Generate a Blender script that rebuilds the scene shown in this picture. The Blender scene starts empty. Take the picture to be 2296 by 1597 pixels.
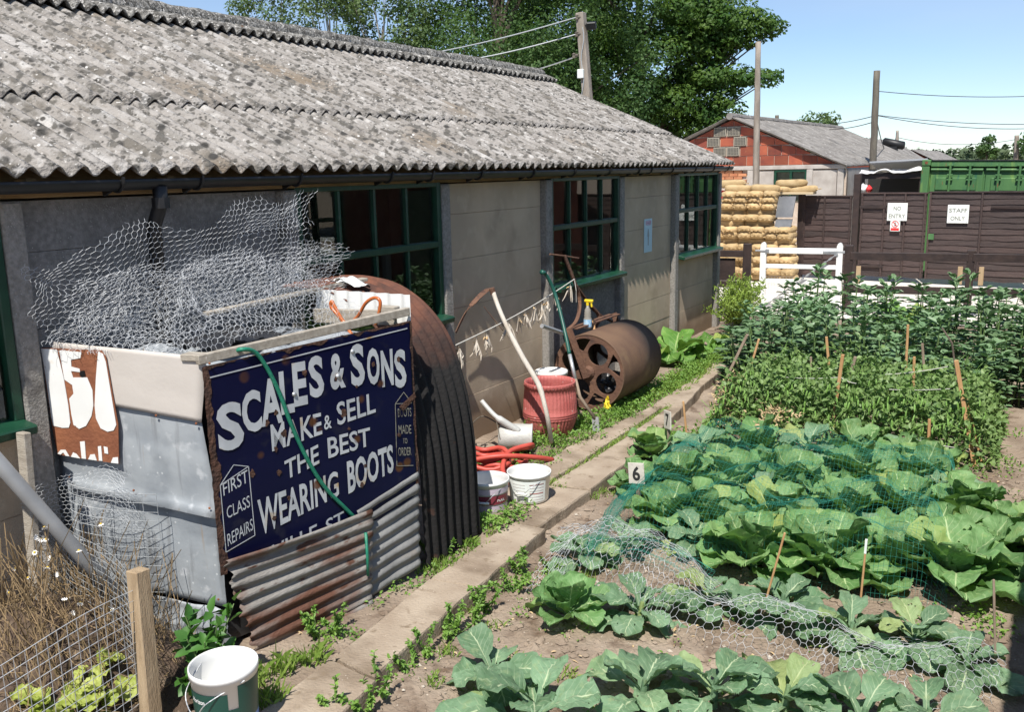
import bpy, bmesh, math, random
from mathutils import Vector, Matrix, Euler, noise as mn
rnd = random.Random(11)
scn = bpy.context.scene
COL = scn.collection
rad = math.radians
V = Vector

# ---------------------------------------------------------------- camera
# x = distance from the workshop wall, y = along the wall, z = up (metres)
CAM = V((4.63, 0.0, 2.5))
FPX, PCX, PCY = 2064.0, 1148.0, 798.5          # focal length and centre for a 2296 px wide frame
def _c(px, py): return V((px - PCX, PCY - py, -FPX))
def _hor(x): return 357.0 - math.tan(rad(1.2)) * (x - 2381.0)
_up = _c(2296, _hor(2296)).cross(_c(0, _hor(0))).normalized()
if _up.y < 0: _up = -_up
_fy = _c(2381, 357).normalized()
_fx = _fy.cross(_up)
ROT = Matrix((_fx, _fy, _up))
cd = bpy.data.cameras.new('camera')
cam = bpy.data.objects.new('camera', cd); COL.objects.link(cam)
cam.matrix_world = Matrix.Translation(CAM) @ ROT.to_4x4()
cd.sensor_fit = 'HORIZONTAL'; cd.sensor_width = 36.0; cd.lens = FPX / 2296 * 36.0
cd.clip_start = 0.05; cd.clip_end = 2000
scn.camera = cam
scn.render.resolution_x, scn.render.resolution_y = 1024, 713
# where a sight line meets a plane: used to read positions off the site survey
def onX(px, py, x=0.0): d = ROT @ _c(px, py); return CAM + d * ((x - CAM.x) / d.x)
def onY(px, py, y): d = ROT @ _c(px, py); return CAM + d * ((y - CAM.y) / d.y)
def onZ(px, py, z=0.0): d = ROT @ _c(px, py); return CAM + d * ((z - CAM.z) / d.z)

# ---------------------------------------------------------------- sky, sun, exposure
SUNV = V((0.080, -0.305, 0.5)).normalized()
w = bpy.data.worlds.new('World'); scn.world = w; w.use_nodes = True
nt = w.node_tree; nt.nodes.clear()
sky = nt.nodes.new('ShaderNodeTexSky'); sky.sky_type = 'NISHITA'; sky.sun_disc = False
sky.sun_elevation = math.asin(SUNV.z); sky.sun_rotation = math.atan2(SUNV.x, SUNV.y)
sky.altitude = 1500; sky.air_density = 1.0; sky.dust_density = 0.0; sky.ozone_density = 4.0
bg = nt.nodes.new('ShaderNodeBackground'); bg.inputs[1].default_value = 0.105
wo = nt.nodes.new('ShaderNodeOutputWorld')
# thin high cloud over the whole sky
tc = nt.nodes.new('ShaderNodeTexCoord'); mpw = nt.nodes.new('ShaderNodeMapping'); mpw.inputs['Scale'].default_value = (1.2, 2.6, 5.0); mpw.inputs['Rotation'].default_value = (.25, .35, .5)
nw = nt.nodes.new('ShaderNodeTexNoise'); nw.inputs['Scale'].default_value = 1.6; nw.inputs['Detail'].default_value = 6
rw = nt.nodes.new('ShaderNodeMapRange'); rw.inputs[1].default_value = .42; rw.inputs[2].default_value = .80; rw.inputs[3].default_value = .10; rw.inputs[4].default_value = .42
mw = nt.nodes.new('ShaderNodeMix'); mw.data_type = 'RGBA'; mw.inputs[7].default_value = (4.6, 5.4, 6.6, 1)
nt.links.new(tc.outputs['Generated'], mpw.inputs[0]); nt.links.new(mpw.outputs[0], nw.inputs['Vector']); nt.links.new(nw.outputs[0], rw.inputs[0]); nt.links.new(rw.outputs[0], mw.inputs[0]); nt.links.new(sky.outputs[0], mw.inputs[6])
nt.links.new(mw.outputs[2], bg.inputs[0]); nt.links.new(bg.outputs[0], wo.inputs[0])
sl = bpy.data.lights.new('sun', 'SUN'); sl.energy = 4.9; sl.angle = rad(0.53); sl.color = (1.0, 0.955, 0.88)
so = bpy.data.objects.new('sun', sl); COL.objects.link(so)
so.rotation_euler = SUNV.to_track_quat('Z', 'Y').to_euler(); so.location = (0, 0, 30)
vs = scn.view_settings
vs.view_transform = 'Standard'; vs.look = 'None'; vs.exposure = 0.48; vs.gamma = 1.0; vs.use_curve_mapping = False
scn.cycles.max_bounces = 7; scn.cycles.transparent_max_bounces = 16
scn.cycles.sample_clamp_indirect = 6

# ---------------------------------------------------------------- materials
def nd(t, typ, **k):
    n = t.nodes.new(typ)
    for a, b in k.items(): setattr(n, a, b)
    return n
def rgb(c): return (c[0], c[1], c[2], 1.0)
def M(name, c1, c2=None, sc=3.0, rough=0.75, metal=0.0, bump=0.0, bsc=40.0, lay=(), rv=0.0, det=4.0,
      trans=None, spec=0.5, coords='pos', stretch=None, lohi=(0.35, 0.65), coat=0.0, sub=0.0):
    m = bpy.data.materials.new(name); m.use_nodes = True
    t = m.node_tree; L = t.links.new
    b = t.nodes['Principled BSDF']; out = t.nodes['Material Output']
    if coords == 'pos': co = nd(t, 'ShaderNodeNewGeometry').outputs['Position']
    else: co = nd(t, 'ShaderNodeTexCoord').outputs[{'uv': 'UV', 'obj': 'Object'}[coords]]
    if stretch:
        mp = nd(t, 'ShaderNodeMapping'); mp.inputs['Scale'].default_value = stretch
        L(co, mp.inputs[0]); co = mp.outputs[0]
    def noise(s, d=det):
        n = nd(t, 'ShaderNodeTexNoise'); n.inputs['Scale'].default_value = s; n.inputs['Detail'].default_value = d
        L(co, n.inputs['Vector']); return n.outputs[0]
    def ramp(o, lo, hi):
        r = nd(t, 'ShaderNodeMapRange'); r.inputs[1].default_value = lo; r.inputs[2].default_value = hi
        L(o, r.inputs[0]); return r.outputs[0]
    def mix(f, a, bb):
        x = nd(t, 'ShaderNodeMix', data_type='RGBA'); L(f, x.inputs[0])
        for s, i in ((a, 6), (bb, 7)):
            if isinstance(s, tuple): x.inputs[i].default_value = s
            else: L(s, x.inputs[i])
        return x.outputs[2]
    cur = rgb(c1)
    if c2: cur = mix(ramp(noise(sc), *lohi), rgb(c1), rgb(c2))
    for ly in lay:
        kind, col, s, lo, hi = ly[:5]
        if kind == 'n': f = ramp(noise(s), lo, hi)
        elif kind == 'v':                       # round blotches
            vo = nd(t, 'ShaderNodeTexVoronoi'); vo.inputs['Scale'].default_value = s
            L(co, vo.inputs['Vector']); f = ramp(vo.outputs['Distance'], hi, lo)
            if len(ly) > 5:
                mu = nd(t, 'ShaderNodeMath', operation='MULTIPLY'); L(f, mu.inputs[0]); L(ramp(noise(ly[5], 2), .48, .56), mu.inputs[1]); f = mu.outputs[0]
        elif kind == 's':                       # streaks running down the slope
            mp2 = nd(t, 'ShaderNodeMapping'); mp2.inputs['Scale'].default_value = ly[5] if len(ly) > 5 else (.22, 2.6, .22); L(co, mp2.inputs[0])
            n2 = nd(t, 'ShaderNodeTexNoise'); n2.inputs['Scale'].default_value = s; n2.inputs['Detail'].default_value = 5; L(mp2.outputs[0], n2.inputs['Vector']); f = ramp(n2.outputs[0], lo, hi)
        elif kind == 'z':                       # by height
            sp = nd(t, 'ShaderNodeSeparateXYZ'); L(nd(t, 'ShaderNodeNewGeometry').outputs['Position'], sp.inputs[0])
            ad = nd(t, 'ShaderNodeMath', operation='MULTIPLY_ADD'); L(noise(s), ad.inputs[0]); ad.inputs[1].default_value = 0.35; L(sp.outputs[2], ad.inputs[2])
            f = ramp(ad.outputs[0], lo, hi)
        cur = mix(f, cur, rgb(col))
    if rv:
        oi = nd(t, 'ShaderNodeObjectInfo'); hs = nd(t, 'ShaderNodeHueSaturation')
        mr = nd(t, 'ShaderNodeMapRange'); mr.inputs[3].default_value = 1 - rv; mr.inputs[4].default_value = 1 + rv
        L(oi.outputs['Random'], mr.inputs[0]); L(mr.outputs[0], hs.inputs['Value'])
        if isinstance(cur, tuple): hs.inputs['Color'].default_value = cur
        else: L(cur, hs.inputs['Color'])
        cur = hs.outputs[0]
    if isinstance(cur, tuple): b.inputs['Base Color'].default_value = cur
    else: L(cur, b.inputs['Base Color'])
    b.inputs['Roughness'].default_value = rough; b.inputs['Metallic'].default_value = metal
    b.inputs['Specular IOR Level'].default_value = spec; b.inputs['Coat Weight'].default_value = coat
    if bump:
        bp = nd(t, 'ShaderNodeBump'); bp.inputs['Strength'].default_value = min(1, bump); bp.inputs['Distance'].default_value = 0.012 * max(1, bump)
        L(noise(bsc, 5), bp.inputs['Height']); L(bp.outputs[0], b.inputs['Normal'])
    if trans:                                   # light that comes through a leaf
        tr = nd(t, 'ShaderNodeBsdfTranslucent'); mx = nd(t, 'ShaderNodeMixShader'); mx.inputs[0].default_value = trans[1]
        tr.inputs[0].default_value = rgb(trans[0]); L(b.outputs[0], mx.inputs[1]); L(tr.outputs[0], mx.inputs[2]); L(mx.outputs[0], out.inputs[0])
    return m

# ---------------------------------------------------------------- mesh builder
class MB:
    def __init__(s): s.v = []; s.f = []; s.uv = []; s.hasuv = False
    def add(s, vs, fs, uv=None):
        o = len(s.v); s.v += [tuple(p) for p in vs]; s.f += [tuple(i + o for i in f) for f in fs]
        if uv: s.hasuv = True
        s.uv += list(uv) if uv else [(0, 0)] * len(vs)
        return s
    def box(s, c, d, rot=None, ch=0.0):
        hx, hy, hz = d[0] / 2, d[1] / 2, d[2] / 2; c = V(c)
        if ch <= 0:
            P = [V((x, y, z)) for x in (-hx, hx) for y in (-hy, hy) for z in (-hz, hz)]
            Fc = [(0, 1, 3, 2), (4, 6, 7, 5), (0, 4, 5, 1), (2, 3, 7, 6), (0, 2, 6, 4), (1, 5, 7, 3)]
        else:
            ch = min(ch, hx * .9, hy * .9, hz * .9); P = []; ix = {}
            for x in (-1, 1):
                for y in (-1, 1):
                    for z in (-1, 1):
                        for a in range(3):
                            ix[x, y, z, a] = len(P)
                            P.append(V((x * (hx - (ch if a != 0 else 0)), y * (hy - (ch if a != 1 else 0)), z * (hz - (ch if a != 2 else 0)))))
            Fc = []
            for q in (-1, 1):
                Fc.append([ix[q, -1, -1, 0], ix[q, 1, -1, 0], ix[q, 1, 1, 0], ix[q, -1, 1, 0]][::q])
                Fc.append([ix[-1, q, -1, 1], ix[-1, q, 1, 1], ix[1, q, 1, 1], ix[1, q, -1, 1]][::q])
                Fc.append([ix[-1, -1, q, 2], ix[1, -1, q, 2], ix[1, 1, q, 2], ix[-1, 1, q, 2]][::q])
                for r in (-1, 1):
                    g = q * r
                    Fc.append([ix[q, r, -1, 0], ix[q, r, -1, 1], ix[q, r, 1, 1], ix[q, r, 1, 0]][::g])
                    Fc.append([ix[q, -1, r, 2], ix[q, -1, r, 0], ix[q, 1, r, 0], ix[q, 1, r, 2]][::g])
                    Fc.append([ix[-1, q, r, 1], ix[-1, q, r, 2], ix[1, q, r, 2], ix[1, q, r, 1]][::g])
                    for u in (-1, 1): Fc.append([ix[q, r, u, 0], ix[q, r, u, 1], ix[q, r, u, 2]][::g * u])
        if rot is not None: P = [rot @ p for p in P]
        return s.add([c + p for p in P], Fc)
    def beam(s, p, q, wd, ht, up=(0, 0, 1), ch=0.0):
        p = V(p); q = V(q); y = (q - p); L = y.length; y = y.normalized(); u = V(up)
        x = y.cross(u)
        if x.length < 1e-4: x = y.cross(V((1, 0, 0)))
        x.normalize(); z = x.cross(y)
        return s.box((p + q) / 2, (wd, L, ht), Matrix((x, y, z)).transposed(), ch)
    def tube(s, pts, r, n=6, cap=True):
        pts = [V(p) for p in pts]; m = len(pts); rr = r if isinstance(r, (list, tuple)) else [r] * m
        vs = []; up = None
        for i in range(m):
            t = (pts[min(i + 1, m - 1)] - pts[max(i - 1, 0)])
            t = t.normalized() if t.length > 1e-9 else V((0, 0, 1))
            if up is None: up = t.orthogonal().normalized()
            up = (up - t * up.dot(t))
            up = up.normalized() if up.length > 1e-6 else t.orthogonal().normalized()
            b = t.cross(up)
            vs += [pts[i] + (up * math.cos(6.28319 * k / n) + b * math.sin(6.28319 * k / n)) * rr[i] for k in range(n)]
        fs = [(i * n + k, i * n + (k + 1) % n, (i + 1) * n + (k + 1) % n, (i + 1) * n + k) for i in range(m - 1) for k in range(n)]
        if cap: fs += [tuple(range(n))[::-1], tuple((m - 1) * n + k for k in range(n))]
        return s.add(vs, fs)
    def lathe(s, prof, n=24, o=(0, 0, 0), rot=None, ripple=None):
        o = V(o); vs = []; uv = []
        for j, (r, z) in enumerate(prof):
            for k in range(n):
                a = 6.28319 * k / n; q = r * (1 + (ripple(a, z) if ripple else 0))
                p = V((q * math.cos(a), q * math.sin(a), z)); vs.append(o + (rot @ p if rot is not None else p)); uv.append((k / n, z))
        fs = [(j * n + k, j * n + (k + 1) % n, (j + 1) * n + (k + 1) % n, (j + 1) * n + k) for j in range(len(prof) - 1) for k in range(n)]
        if prof[0][0] > 1e-5 and prof[0][0] < 9: pass
        return s.add(vs, fs, uv)
    def grid(s, fn, nu, nv):
        vs = []; uv = []
        for j in range(nv + 1):
            for i in range(nu + 1): vs.append(fn(i / nu, j / nv)); uv.append((i / nu, j / nv))
        a = nu + 1
        return s.add(vs, [(j * a + i, j * a + i + 1, (j + 1) * a + i + 1, (j + 1) * a + i) for j in range(nv) for i in range(nu)], uv)
    def prism(s, poly, d):                       # closed outline (3-D points) pushed along d
        n = len(poly); P = [V(p) for p in poly]; d = V(d)
        return s.add(P + [p + d for p in P], [tuple(range(n))[::-1], tuple(range(n, 2 * n))] + [(i, (i + 1) % n, n + (i + 1) % n, n + i) for i in range(n)])
    def quad(s, a, b, c, d): return s.add([a, b, c, d], [(0, 1, 2, 3)], [(0, 0), (1, 0), (1, 1), (0, 1)])
    def mesh(s, name, off=V((0, 0, 0)), smooth=False, recalc=False):
        me = bpy.data.meshes.new(name)
        me.from_pydata([(p[0] - off.x, p[1] - off.y, p[2] - off.z) for p in s.v], [], s.f)
        if s.hasuv:
            ul = me.uv_layers.new(name='uv'); li = [0] * len(me.loops); me.loops.foreach_get('vertex_index', li)
            fl = []
            for i in li: fl += s.uv[i]
            ul.data.foreach_set('uv', fl)
        if recalc:
            bm = bmesh.new(); bm.from_mesh(me); bmesh.ops.recalc_face_normals(bm, faces=bm.faces); bm.to_mesh(me); bm.free()
        if smooth: me.polygons.foreach_set('use_smooth', [True] * len(me.polygons))
        me.update(); return me
ORG = {}
def link(name, data, mat=None, parent=None, loc=(0, 0, 0), rot=(0, 0, 0)):
    if data is not None and mat is not None and not data.materials: data.materials.append(mat)
    o = bpy.data.objects.new(name, data); COL.objects.link(o); o.location = loc; o.rotation_euler = rot
    if parent: o.parent = parent
    return o
def tag(o, label=None, cat=None, group=None, kind=None):
    for k, v in (('label', label), ('category', cat), ('group', group), ('kind', kind)):
        if v: o[k] = v
    return o
def thing(name, label, cat, loc=(0, 0, 0), group=None, rot=(0, 0, 0)):
    o = link(name, None, loc=loc, rot=rot); o.empty_display_size = 0.1; ORG[o.name] = V(loc)
    return tag(o, label, cat, group)
def part(name, mb, mat, parent, smooth=False, solid=0.0, recalc=False):
    off = ORG.get(parent.name, V((0, 0, 0)))
    o = link(name, mb.mesh(name, off, smooth, recalc), mat, parent); ORG[o.name] = off
    if solid: md = o.modifiers.new('s', 'SOLIDIFY'); md.thickness = solid; md.offset = 0
    return o
def single(name, mb, mat, label, cat, org=(0, 0, 0), group=None, smooth=False, solid=0.0, kind=None, recalc=False):
    o = link(name, mb.mesh(name, V(org), smooth, recalc), mat, loc=org); ORG[o.name] = V(org)
    if solid: md = o.modifiers.new('s', 'SOLIDIFY'); md.thickness = solid; md.offset = 0
    return tag(o, label, cat, group, kind)
def struct(name, mb, mat, label=None, smooth=False, kind='structure'):
    o = link(name, mb.mesh(name, smooth=smooth), mat); ORG[o.name] = V((0, 0, 0)); return tag(o, label, kind=kind)
def copy_tree(o, parent=None):
    c = o.copy(); COL.objects.link(c)
    if parent: c.parent = parent
    for ch in o.children: copy_tree(ch, c)
    return c
def sm(a, b, t):
    t = max(0, min(1, (t - a) / (b - a))); return t * t * (3 - 2 * t)
def nz(x, y, z=0.0): return mn.noise(V((x, y, z)))
def text_mesh(body, size=1.0, xs=1.0, bold=0.0, ext=0.0):
    cu = bpy.data.curves.new('t', 'FONT'); cu.body = body; cu.size = size; cu.offset = bold; cu.extrude = ext; cu.resolution_u = 3
    cu.align_x = 'CENTER'
    ob = bpy.data.objects.new('t', cu); COL.objects.link(ob)
    dg = bpy.context.evaluated_depsgraph_get(); dg.update()
    me = bpy.data.meshes.new_from_object(ob.evaluated_get(dg))
    bpy.data.objects.remove(ob); bpy.data.curves.remove(cu)
    vs = [(v.co.x * xs, v.co.y, v.co.z) for v in me.vertices]; fs = [tuple(p.vertices) for p in me.polygons]
    bpy.data.meshes.remove(me); return vs, fs
def letter_fit(body, w_, h_, bold=0.02):         # glyphs stretched to a box w_ x h_, origin bottom left
    vs, fs = text_mesh(body, 1.0, 1.0, bold)
    x0 = min(v[0] for v in vs); x1 = max(v[0] for v in vs); y0 = min(v[1] for v in vs); y1 = max(v[1] for v in vs)
    return [((v[0] - x0) / (x1 - x0) * w_, (v[1] - y0) / (y1 - y0) * h_) for v in vs], fs
def wire_edges(mb, segs, r):                     # three-sided wire for every segment
    for p, q in segs:
        t = (q - p)
        if t.length < 1e-6: continue
        t.normalize(); u = t.orthogonal().normalized(); b = t.cross(u)
        ring = [u, -0.5 * u + 0.866 * b, -0.5 * u - 0.866 * b]
        o = len(mb.v)
        for c in (p, q):
            for d in ring: mb.v.append(tuple(c + d * r)); mb.uv.append((0, 0))
        mb.f += [(o, o + 1, o + 4, o + 3), (o + 1, o + 2, o + 5, o + 4), (o + 2, o, o + 3, o + 5)]
def hexnet(fn, w_, h_, cell, keep=None):         # hexagonal netting mapped by fn(u,v) (metres) -> point
    a = cell / math.sqrt(3); segs = []
    nc = int(w_ / cell); nr = int(h_ / (1.5 * a))
    for j in range(nr):
        for i in range(nc):
            x = (i + 0.5 * (j % 2)) * cell; y = j * 1.5 * a
            A = (x, y); B = (x, y + a); Lf = (x - cell / 2, y - a / 2); Rt = (x + cell / 2, y - a / 2)
            for p, q in ((A, B), (A, Lf), (A, Rt)):
                if min(p[0], q[0]) < 0 or max(p[0], q[0]) > w_ or min(p[1], q[1]) < 0: continue
                if keep and not keep((p[0] + q[0]) / 2, (p[1] + q[1]) / 2): continue
                segs.append((V(fn(*p)), V(fn(*q))))
    return segs
def sqnet(fn, w_, h_, cx, cy, sub=1):
    segs = []; nx = int(w_ / cx); ny = int(h_ / cy)
    for i in range(nx + 1):
        for j in range(ny + 1):
            p = (i * cx, j * cy)
            if i < nx: segs.append((V(fn(*p)), V(fn(p[0] + cx, p[1]))))
            if j < ny: segs.append((V(fn(*p)), V(fn(p[0], p[1] + cy))))
    return segs
# ================================================================ materials used by the setting
mSoil = M('soil', (.195, .145, .105), (.315, .25, .19), 2.2, .95, bump=1.6, bsc=38, lay=[('n', (.12, .08, .053), 7, .55, .72), ('v', (.42, .36, .29), 26, .10, .16, 9)])
mPath = M('path_concrete', (.29, .225, .165), (.38, .31, .235), 3.5, .92, bump=.7, bsc=60, lay=[('n', (.17, .125, .085), 2.3, .50, .68), ('n', (.20, .15, .10), 11, .60, .70), ('v', (.55, .48, .40), 30, .06, .10, 6), ('v', (.14, .11, .085), 17, .05, .09, 5)])
mGravel = M('white_gravel', (.62, .565, .49), (.80, .75, .68), 55, .95, bump=1.5, bsc=70, det=2)
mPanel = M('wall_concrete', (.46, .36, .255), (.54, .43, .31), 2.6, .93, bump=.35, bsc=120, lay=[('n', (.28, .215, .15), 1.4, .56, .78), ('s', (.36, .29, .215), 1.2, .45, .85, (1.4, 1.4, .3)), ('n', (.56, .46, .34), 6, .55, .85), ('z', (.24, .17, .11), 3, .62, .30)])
mPanelGrey = M('grey_concrete', (.15, .145, .135), (.23, .22, .21), 34, .93, bump=.5, bsc=90, lay=[('v', (.40, .39, .37), 55, .10, .2, 12), ('n', (.11, .105, .10), 2, .55, .75)])
mPost = M('post_concrete', (.20, .185, .165), (.30, .28, .255), 45, .93, bump=.7, bsc=80, lay=[('v', (.42, .40, .37), 60, .1, .2, 9), ('n', (.10, .09, .08), 3, .6, .75)])
mGreen = M('green_paint', (.006, .042, .022), (.010, .058, .030), 9, .40, bump=.15, bsc=60, lay=[('n', (.02, .075, .05), 14, .62, .75)])
mBlack = M('black_plastic', (.007, .007, .008), (.014, .014, .015), 8, .5)
mWoodPlate = M('eaves_timber', (.20, .13, .06), (.30, .20, .10), 5, .85, bump=.4, stretch=(4, 1, 8))
mRoof = M('asbestos_roof', (.225, .205, .185), (.325, .302, .278), 3.4, .96, bump=2.6, bsc=30, lohi=(.36, .64), det=6, lay=[
    ('s', (.20, .185, .165), 2.0, .52, .68), ('s', (.40, .385, .37), 3.3, .58, .72), ('n', (.19, .152, .112), 1.0, .57, .72), ('n', (.43, .41, .385), 8, .58, .68), ('n', (.105, .097, .085), 15, .53, .61), ('n', (.14, .125, .105), 6, .57, .66), ('n', (.48, .46, .435), 45, .63, .70),
    ('v', (.045, .042, .038), 9, .20, .33, 2.6), ('v', (.07, .065, .058), 15, .20, .31, 4), ('v', (.085, .08, .07), 27, .18, .30, 7), ('v', (.62, .60, .57), 12, .07, .14, 3)], stretch=(.8, 1.1, .9))
mRidge = M('mossy_ridge', (.27, .26, .24), (.055, .05, .043), 17, .97, bump=2.4, bsc=45, lay=[('n', (.55, .53, .50), 30, .57, .66), ('n', (.42, .17, .03), 1.9, .70, .78), ('n', (.05, .048, .04), 26, .55, .66)], stretch=(1, 1.4, 1))
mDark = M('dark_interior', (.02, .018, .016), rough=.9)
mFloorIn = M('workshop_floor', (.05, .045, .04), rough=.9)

def glass(name, tint=(.62, .74, .68), base=.045):
    m = bpy.data.materials.new(name); m.use_nodes = True; t = m.node_tree; t.nodes.clear(); L = t.links.new
    out = nd(t, 'ShaderNodeOutputMaterial'); tr = nd(t, 'ShaderNodeBsdfTransparent'); gl = nd(t, 'ShaderNodeBsdfGlossy'); mx = nd(t, 'ShaderNodeMixShader')
    tr.inputs[0].default_value = rgb(tint); gl.inputs['Roughness'].default_value = 0.012; gl.inputs['Color'].default_value = (.92, .95, .93, 1)
    fr = nd(t, 'ShaderNodeFresnel'); fr.inputs[0].default_value = 1.5
    ad = nd(t, 'ShaderNodeMath', operation='MULTIPLY_ADD'); ad.inputs[1].default_value = 1.1; ad.inputs[2].default_value = base
    L(fr.outputs[0], ad.inputs[0]); L(ad.outputs[0], mx.inputs[0]); L(tr.outputs[0], mx.inputs[1]); L(gl.outputs[0], mx.inputs[2])
    ns = nd(t, 'ShaderNodeTexNoise'); ns.inputs['Scale'].default_value = 1.4; bp = nd(t, 'ShaderNodeBump'); bp.inputs['Strength'].default_value = .05; bp.inputs['Distance'].default_value = .02
    L(nd(t, 'ShaderNodeNewGeometry').outputs['Position'], ns.inputs['Vector']); L(ns.outputs[0], bp.inputs['Height']); L(bp.outputs[0], gl.inputs['Normal'])
    L(mx.outputs[0], out.inputs[0]); return m
mGlass = glass('window_glass')

# ================================================================ ground
def kerb_x(y):
    pts = [(-3, 2.05), (3.0, 1.86), (5.43, 1.68), (5.44, 1.60), (7.1, 1.59), (8.2, 1.45), (10.7, 1.16), (12.5, 1.08), (15, 1.0)]
    for (a, b), (c, d) in zip(pts, pts[1:]):
        if y <= c: return b + (d - b) * (y - a) / (c - a)
    return 1.0
def gz(x, y):
    if y > 15.6: return -0.03
    bed = sm(kerb_x(y) - .12, kerb_x(y) - .02, x)
    h = -0.035 * (1 - bed) - 0.105 * bed
    h += bed * (0.030 * nz(x * 2.2, y * 2.2) + 0.022 * nz(x * 6, y * 6, 3) + .010 * nz(x * 15, y * 15, 5)) + (1 - bed) * .012 * nz(x * 5, y * 5)
    if x < 1.1 and y < 3.1: h += .02
    return h + sm(14.2, 15.6, y) * (-0.03 - h)
def axis(lo, hi, step, far):
    a = [lo + i * step for i in range(int((hi - lo) / step) + 1)]
    return sorted([-k for k in far if -k < lo] + a + [k for k in far if k > hi])
gxs = axis(-.2, 6.0, .065, [7, 9, 13, 20, 40, 90, 200, 500, 900]); gys = axis(1.0, 15.7, .075, [17, 20, 25, 35, 60, 120, 300, 600, 900, 1.0])
gys = [y for y in gys]
mb = MB(); nx = len(gxs)
mb.add([(x, y, gz(x, y)) for y in gys for x in gxs], [(j * nx + i, j * nx + i + 1, (j + 1) * nx + i + 1, (j + 1) * nx + i) for j in range(len(gys) - 1) for i in range(nx - 1)])
struct('ground', mb, mSoil, smooth=True)
# white gravel yard past the garden gate
mb = MB(); mb.grid(lambda u, v: (-14 + 28 * u, 15.75 + (24.9 - 15.75) * v + (.12 * nz(u * 60, 1) if v == 0 else 0), -0.012 + .004 * nz(u * 40, v * 14)), 60, 24)
struct('gravel_yard', mb, mGravel)
# concrete path, slab by slab
path = thing('path', None, None); path['kind'] = 'structure'
def slab(pts, z=0.0, t=.13):
    b = MB(); P = [V((x, y, z)) for x, y in pts]; c = sum(P, V()) / len(P)
    P2 = []
    for p, q in zip(P, P[1:] + P[:1]):
        m = max(1, int((q - p).length / .07))
        for i in range(m): r = p.lerp(q, i / m); P2.append(r + V((.010 * nz(r.x * 9, r.y * 9, 1) + .006 * nz(r.x * 31, r.y * 31), .008 * nz(r.x * 9, r.y * 9, 5), 0)))
    P = P2; Q = [V(((p.x - c.x) * .975 + c.x, (p.y - c.y) * .988 + c.y, z + .004 * nz(p.x * 6, p.y * 6))) for p in P]
    n = len(P); low = [V((p.x, p.y, z - .012)) for p in P]; bot = [V((p.x, p.y, z - t)) for p in P]
    b.add(Q + low + bot, [tuple(range(n))] + [(i + k, (i + 1) % n + k, (i + 1) % n + k + n, i + k + n) for k in (0, n) for i in range(n)])
    part('slab', b, mPath, path)
slab([(1.58, 2.0), (2.02, 2.0), (1.86, 3.28), (1.52, 3.33)], -.006)
slab([(1.53, 3.35), (1.83, 3.30), (1.745, 4.40), (1.42, 4.36)])
slab([(1.42, 4.375), (1.745, 4.415), (1.675, 5.43), (1.40, 5.43)], -.003)
slab([(1.0, 5.445), (1.605, 5.445), (1.60, 6.30), (1.0, 6.24)], -.008)
slab([(1.265, 6.30), (1.60, 6.315), (1.59, 7.10), (1.275, 7.08)]); slab([(.955, 6.26), (1.215, 6.29), (1.215, 7.22), (.93, 7.20)], -.004)
slab([(1.275, 7.095), (1.59, 7.115), (1.49, 8.0), (1.27, 7.98)], -.005); slab([(.93, 7.215), (1.215, 7.235), (1.20, 8.02), (.98, 8.0)])
slab([(1.27, 7.995), (1.487, 8.015), (1.37, 9.05), (1.235, 9.0)]); slab([(.98, 8.015), (1.20, 8.035), (1.17, 8.98), (1.05, 8.95)], -.006)
slab([(1.05, 9.02), (1.37, 9.065), (1.22, 10.2), (1.02, 10.15)]); slab([(1.02, 10.165), (1.22, 10.215), (1.14, 11.6), (.95, 11.5)], -.004)

# ================================================================ the long workshop
bld = thing('workshop', 'long grey concrete workshop with corrugated roof and green windows', 'building')
BAYS = [-.9, .9, 2.80, 4.8, 6.7, 8.6, 10.5, 12.4, 14.3]
JZ = [-.15, .42, .75, 1.28, 1.72, 2.13, 2.40]
def window(y0, y1, z0=1.27, z1=2.42, cols=4, tz=1.89):
    f = MB(); jw = .055; x = .0
    f.box((x, y0 + jw / 2, (z0 + z1) / 2), (.075, jw, z1 - z0), ch=.006); f.box((x, y1 - jw / 2, (z0 + z1) / 2), (.075, jw, z1 - z0), ch=.006)
    f.box((x, (y0 + y1) / 2, z1 - .02), (.073, y1 - y0 - 2 * jw, .04), ch=.006); f.box((x, (y0 + y1) / 2, tz), (.072, y1 - y0 - 2 * jw, .055), ch=.008)
    fo = part('window', f, mGreen, bld)
    s = MB(); s.box((.05, (y0 + y1) / 2, z0 - .025), (.19, y1 - y0, .05), Euler((0, rad(9), 0)).to_matrix(), .008); part('sill', s, mGreen, fo)
    wd = (y1 - y0 - 2 * jw) / cols
    for k in range(1, cols):
        b = MB(); yy = y0 + jw + k * wd
        b.box((x, yy, (z0 + tz) / 2), (.05, .026, tz - z0 - .056), ch=.005); b.box((x, yy, (tz + z1) / 2 - .005), (.05, .026, z1 - tz - .068), ch=.005); part('glazing_bar', b, mGreen, fo)
    for k in range(cols):
        for a, c in ((z0, tz - .028), (tz + .028, z1 - .04)):
            b = MB(); yy = y0 + jw + (k + .5) * wd; ww = wd / 2 - .012
            tl = rnd.uniform(-.002, .002); b.quad((-.008 + tl, yy - ww, a), (-.008 - tl, yy + ww, a), (-.008 - tl, yy + ww, c), (-.008 + tl, yy - ww, c)); part('pane', b, mGlass, fo)
for k in range(len(BAYS)):
    b = MB(); b.box((-.02, BAYS[k], 1.12), (.15, .12 + .012 * (k % 2), 2.56), ch=.012); part('concrete_post', b, mPost, bld)
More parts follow.
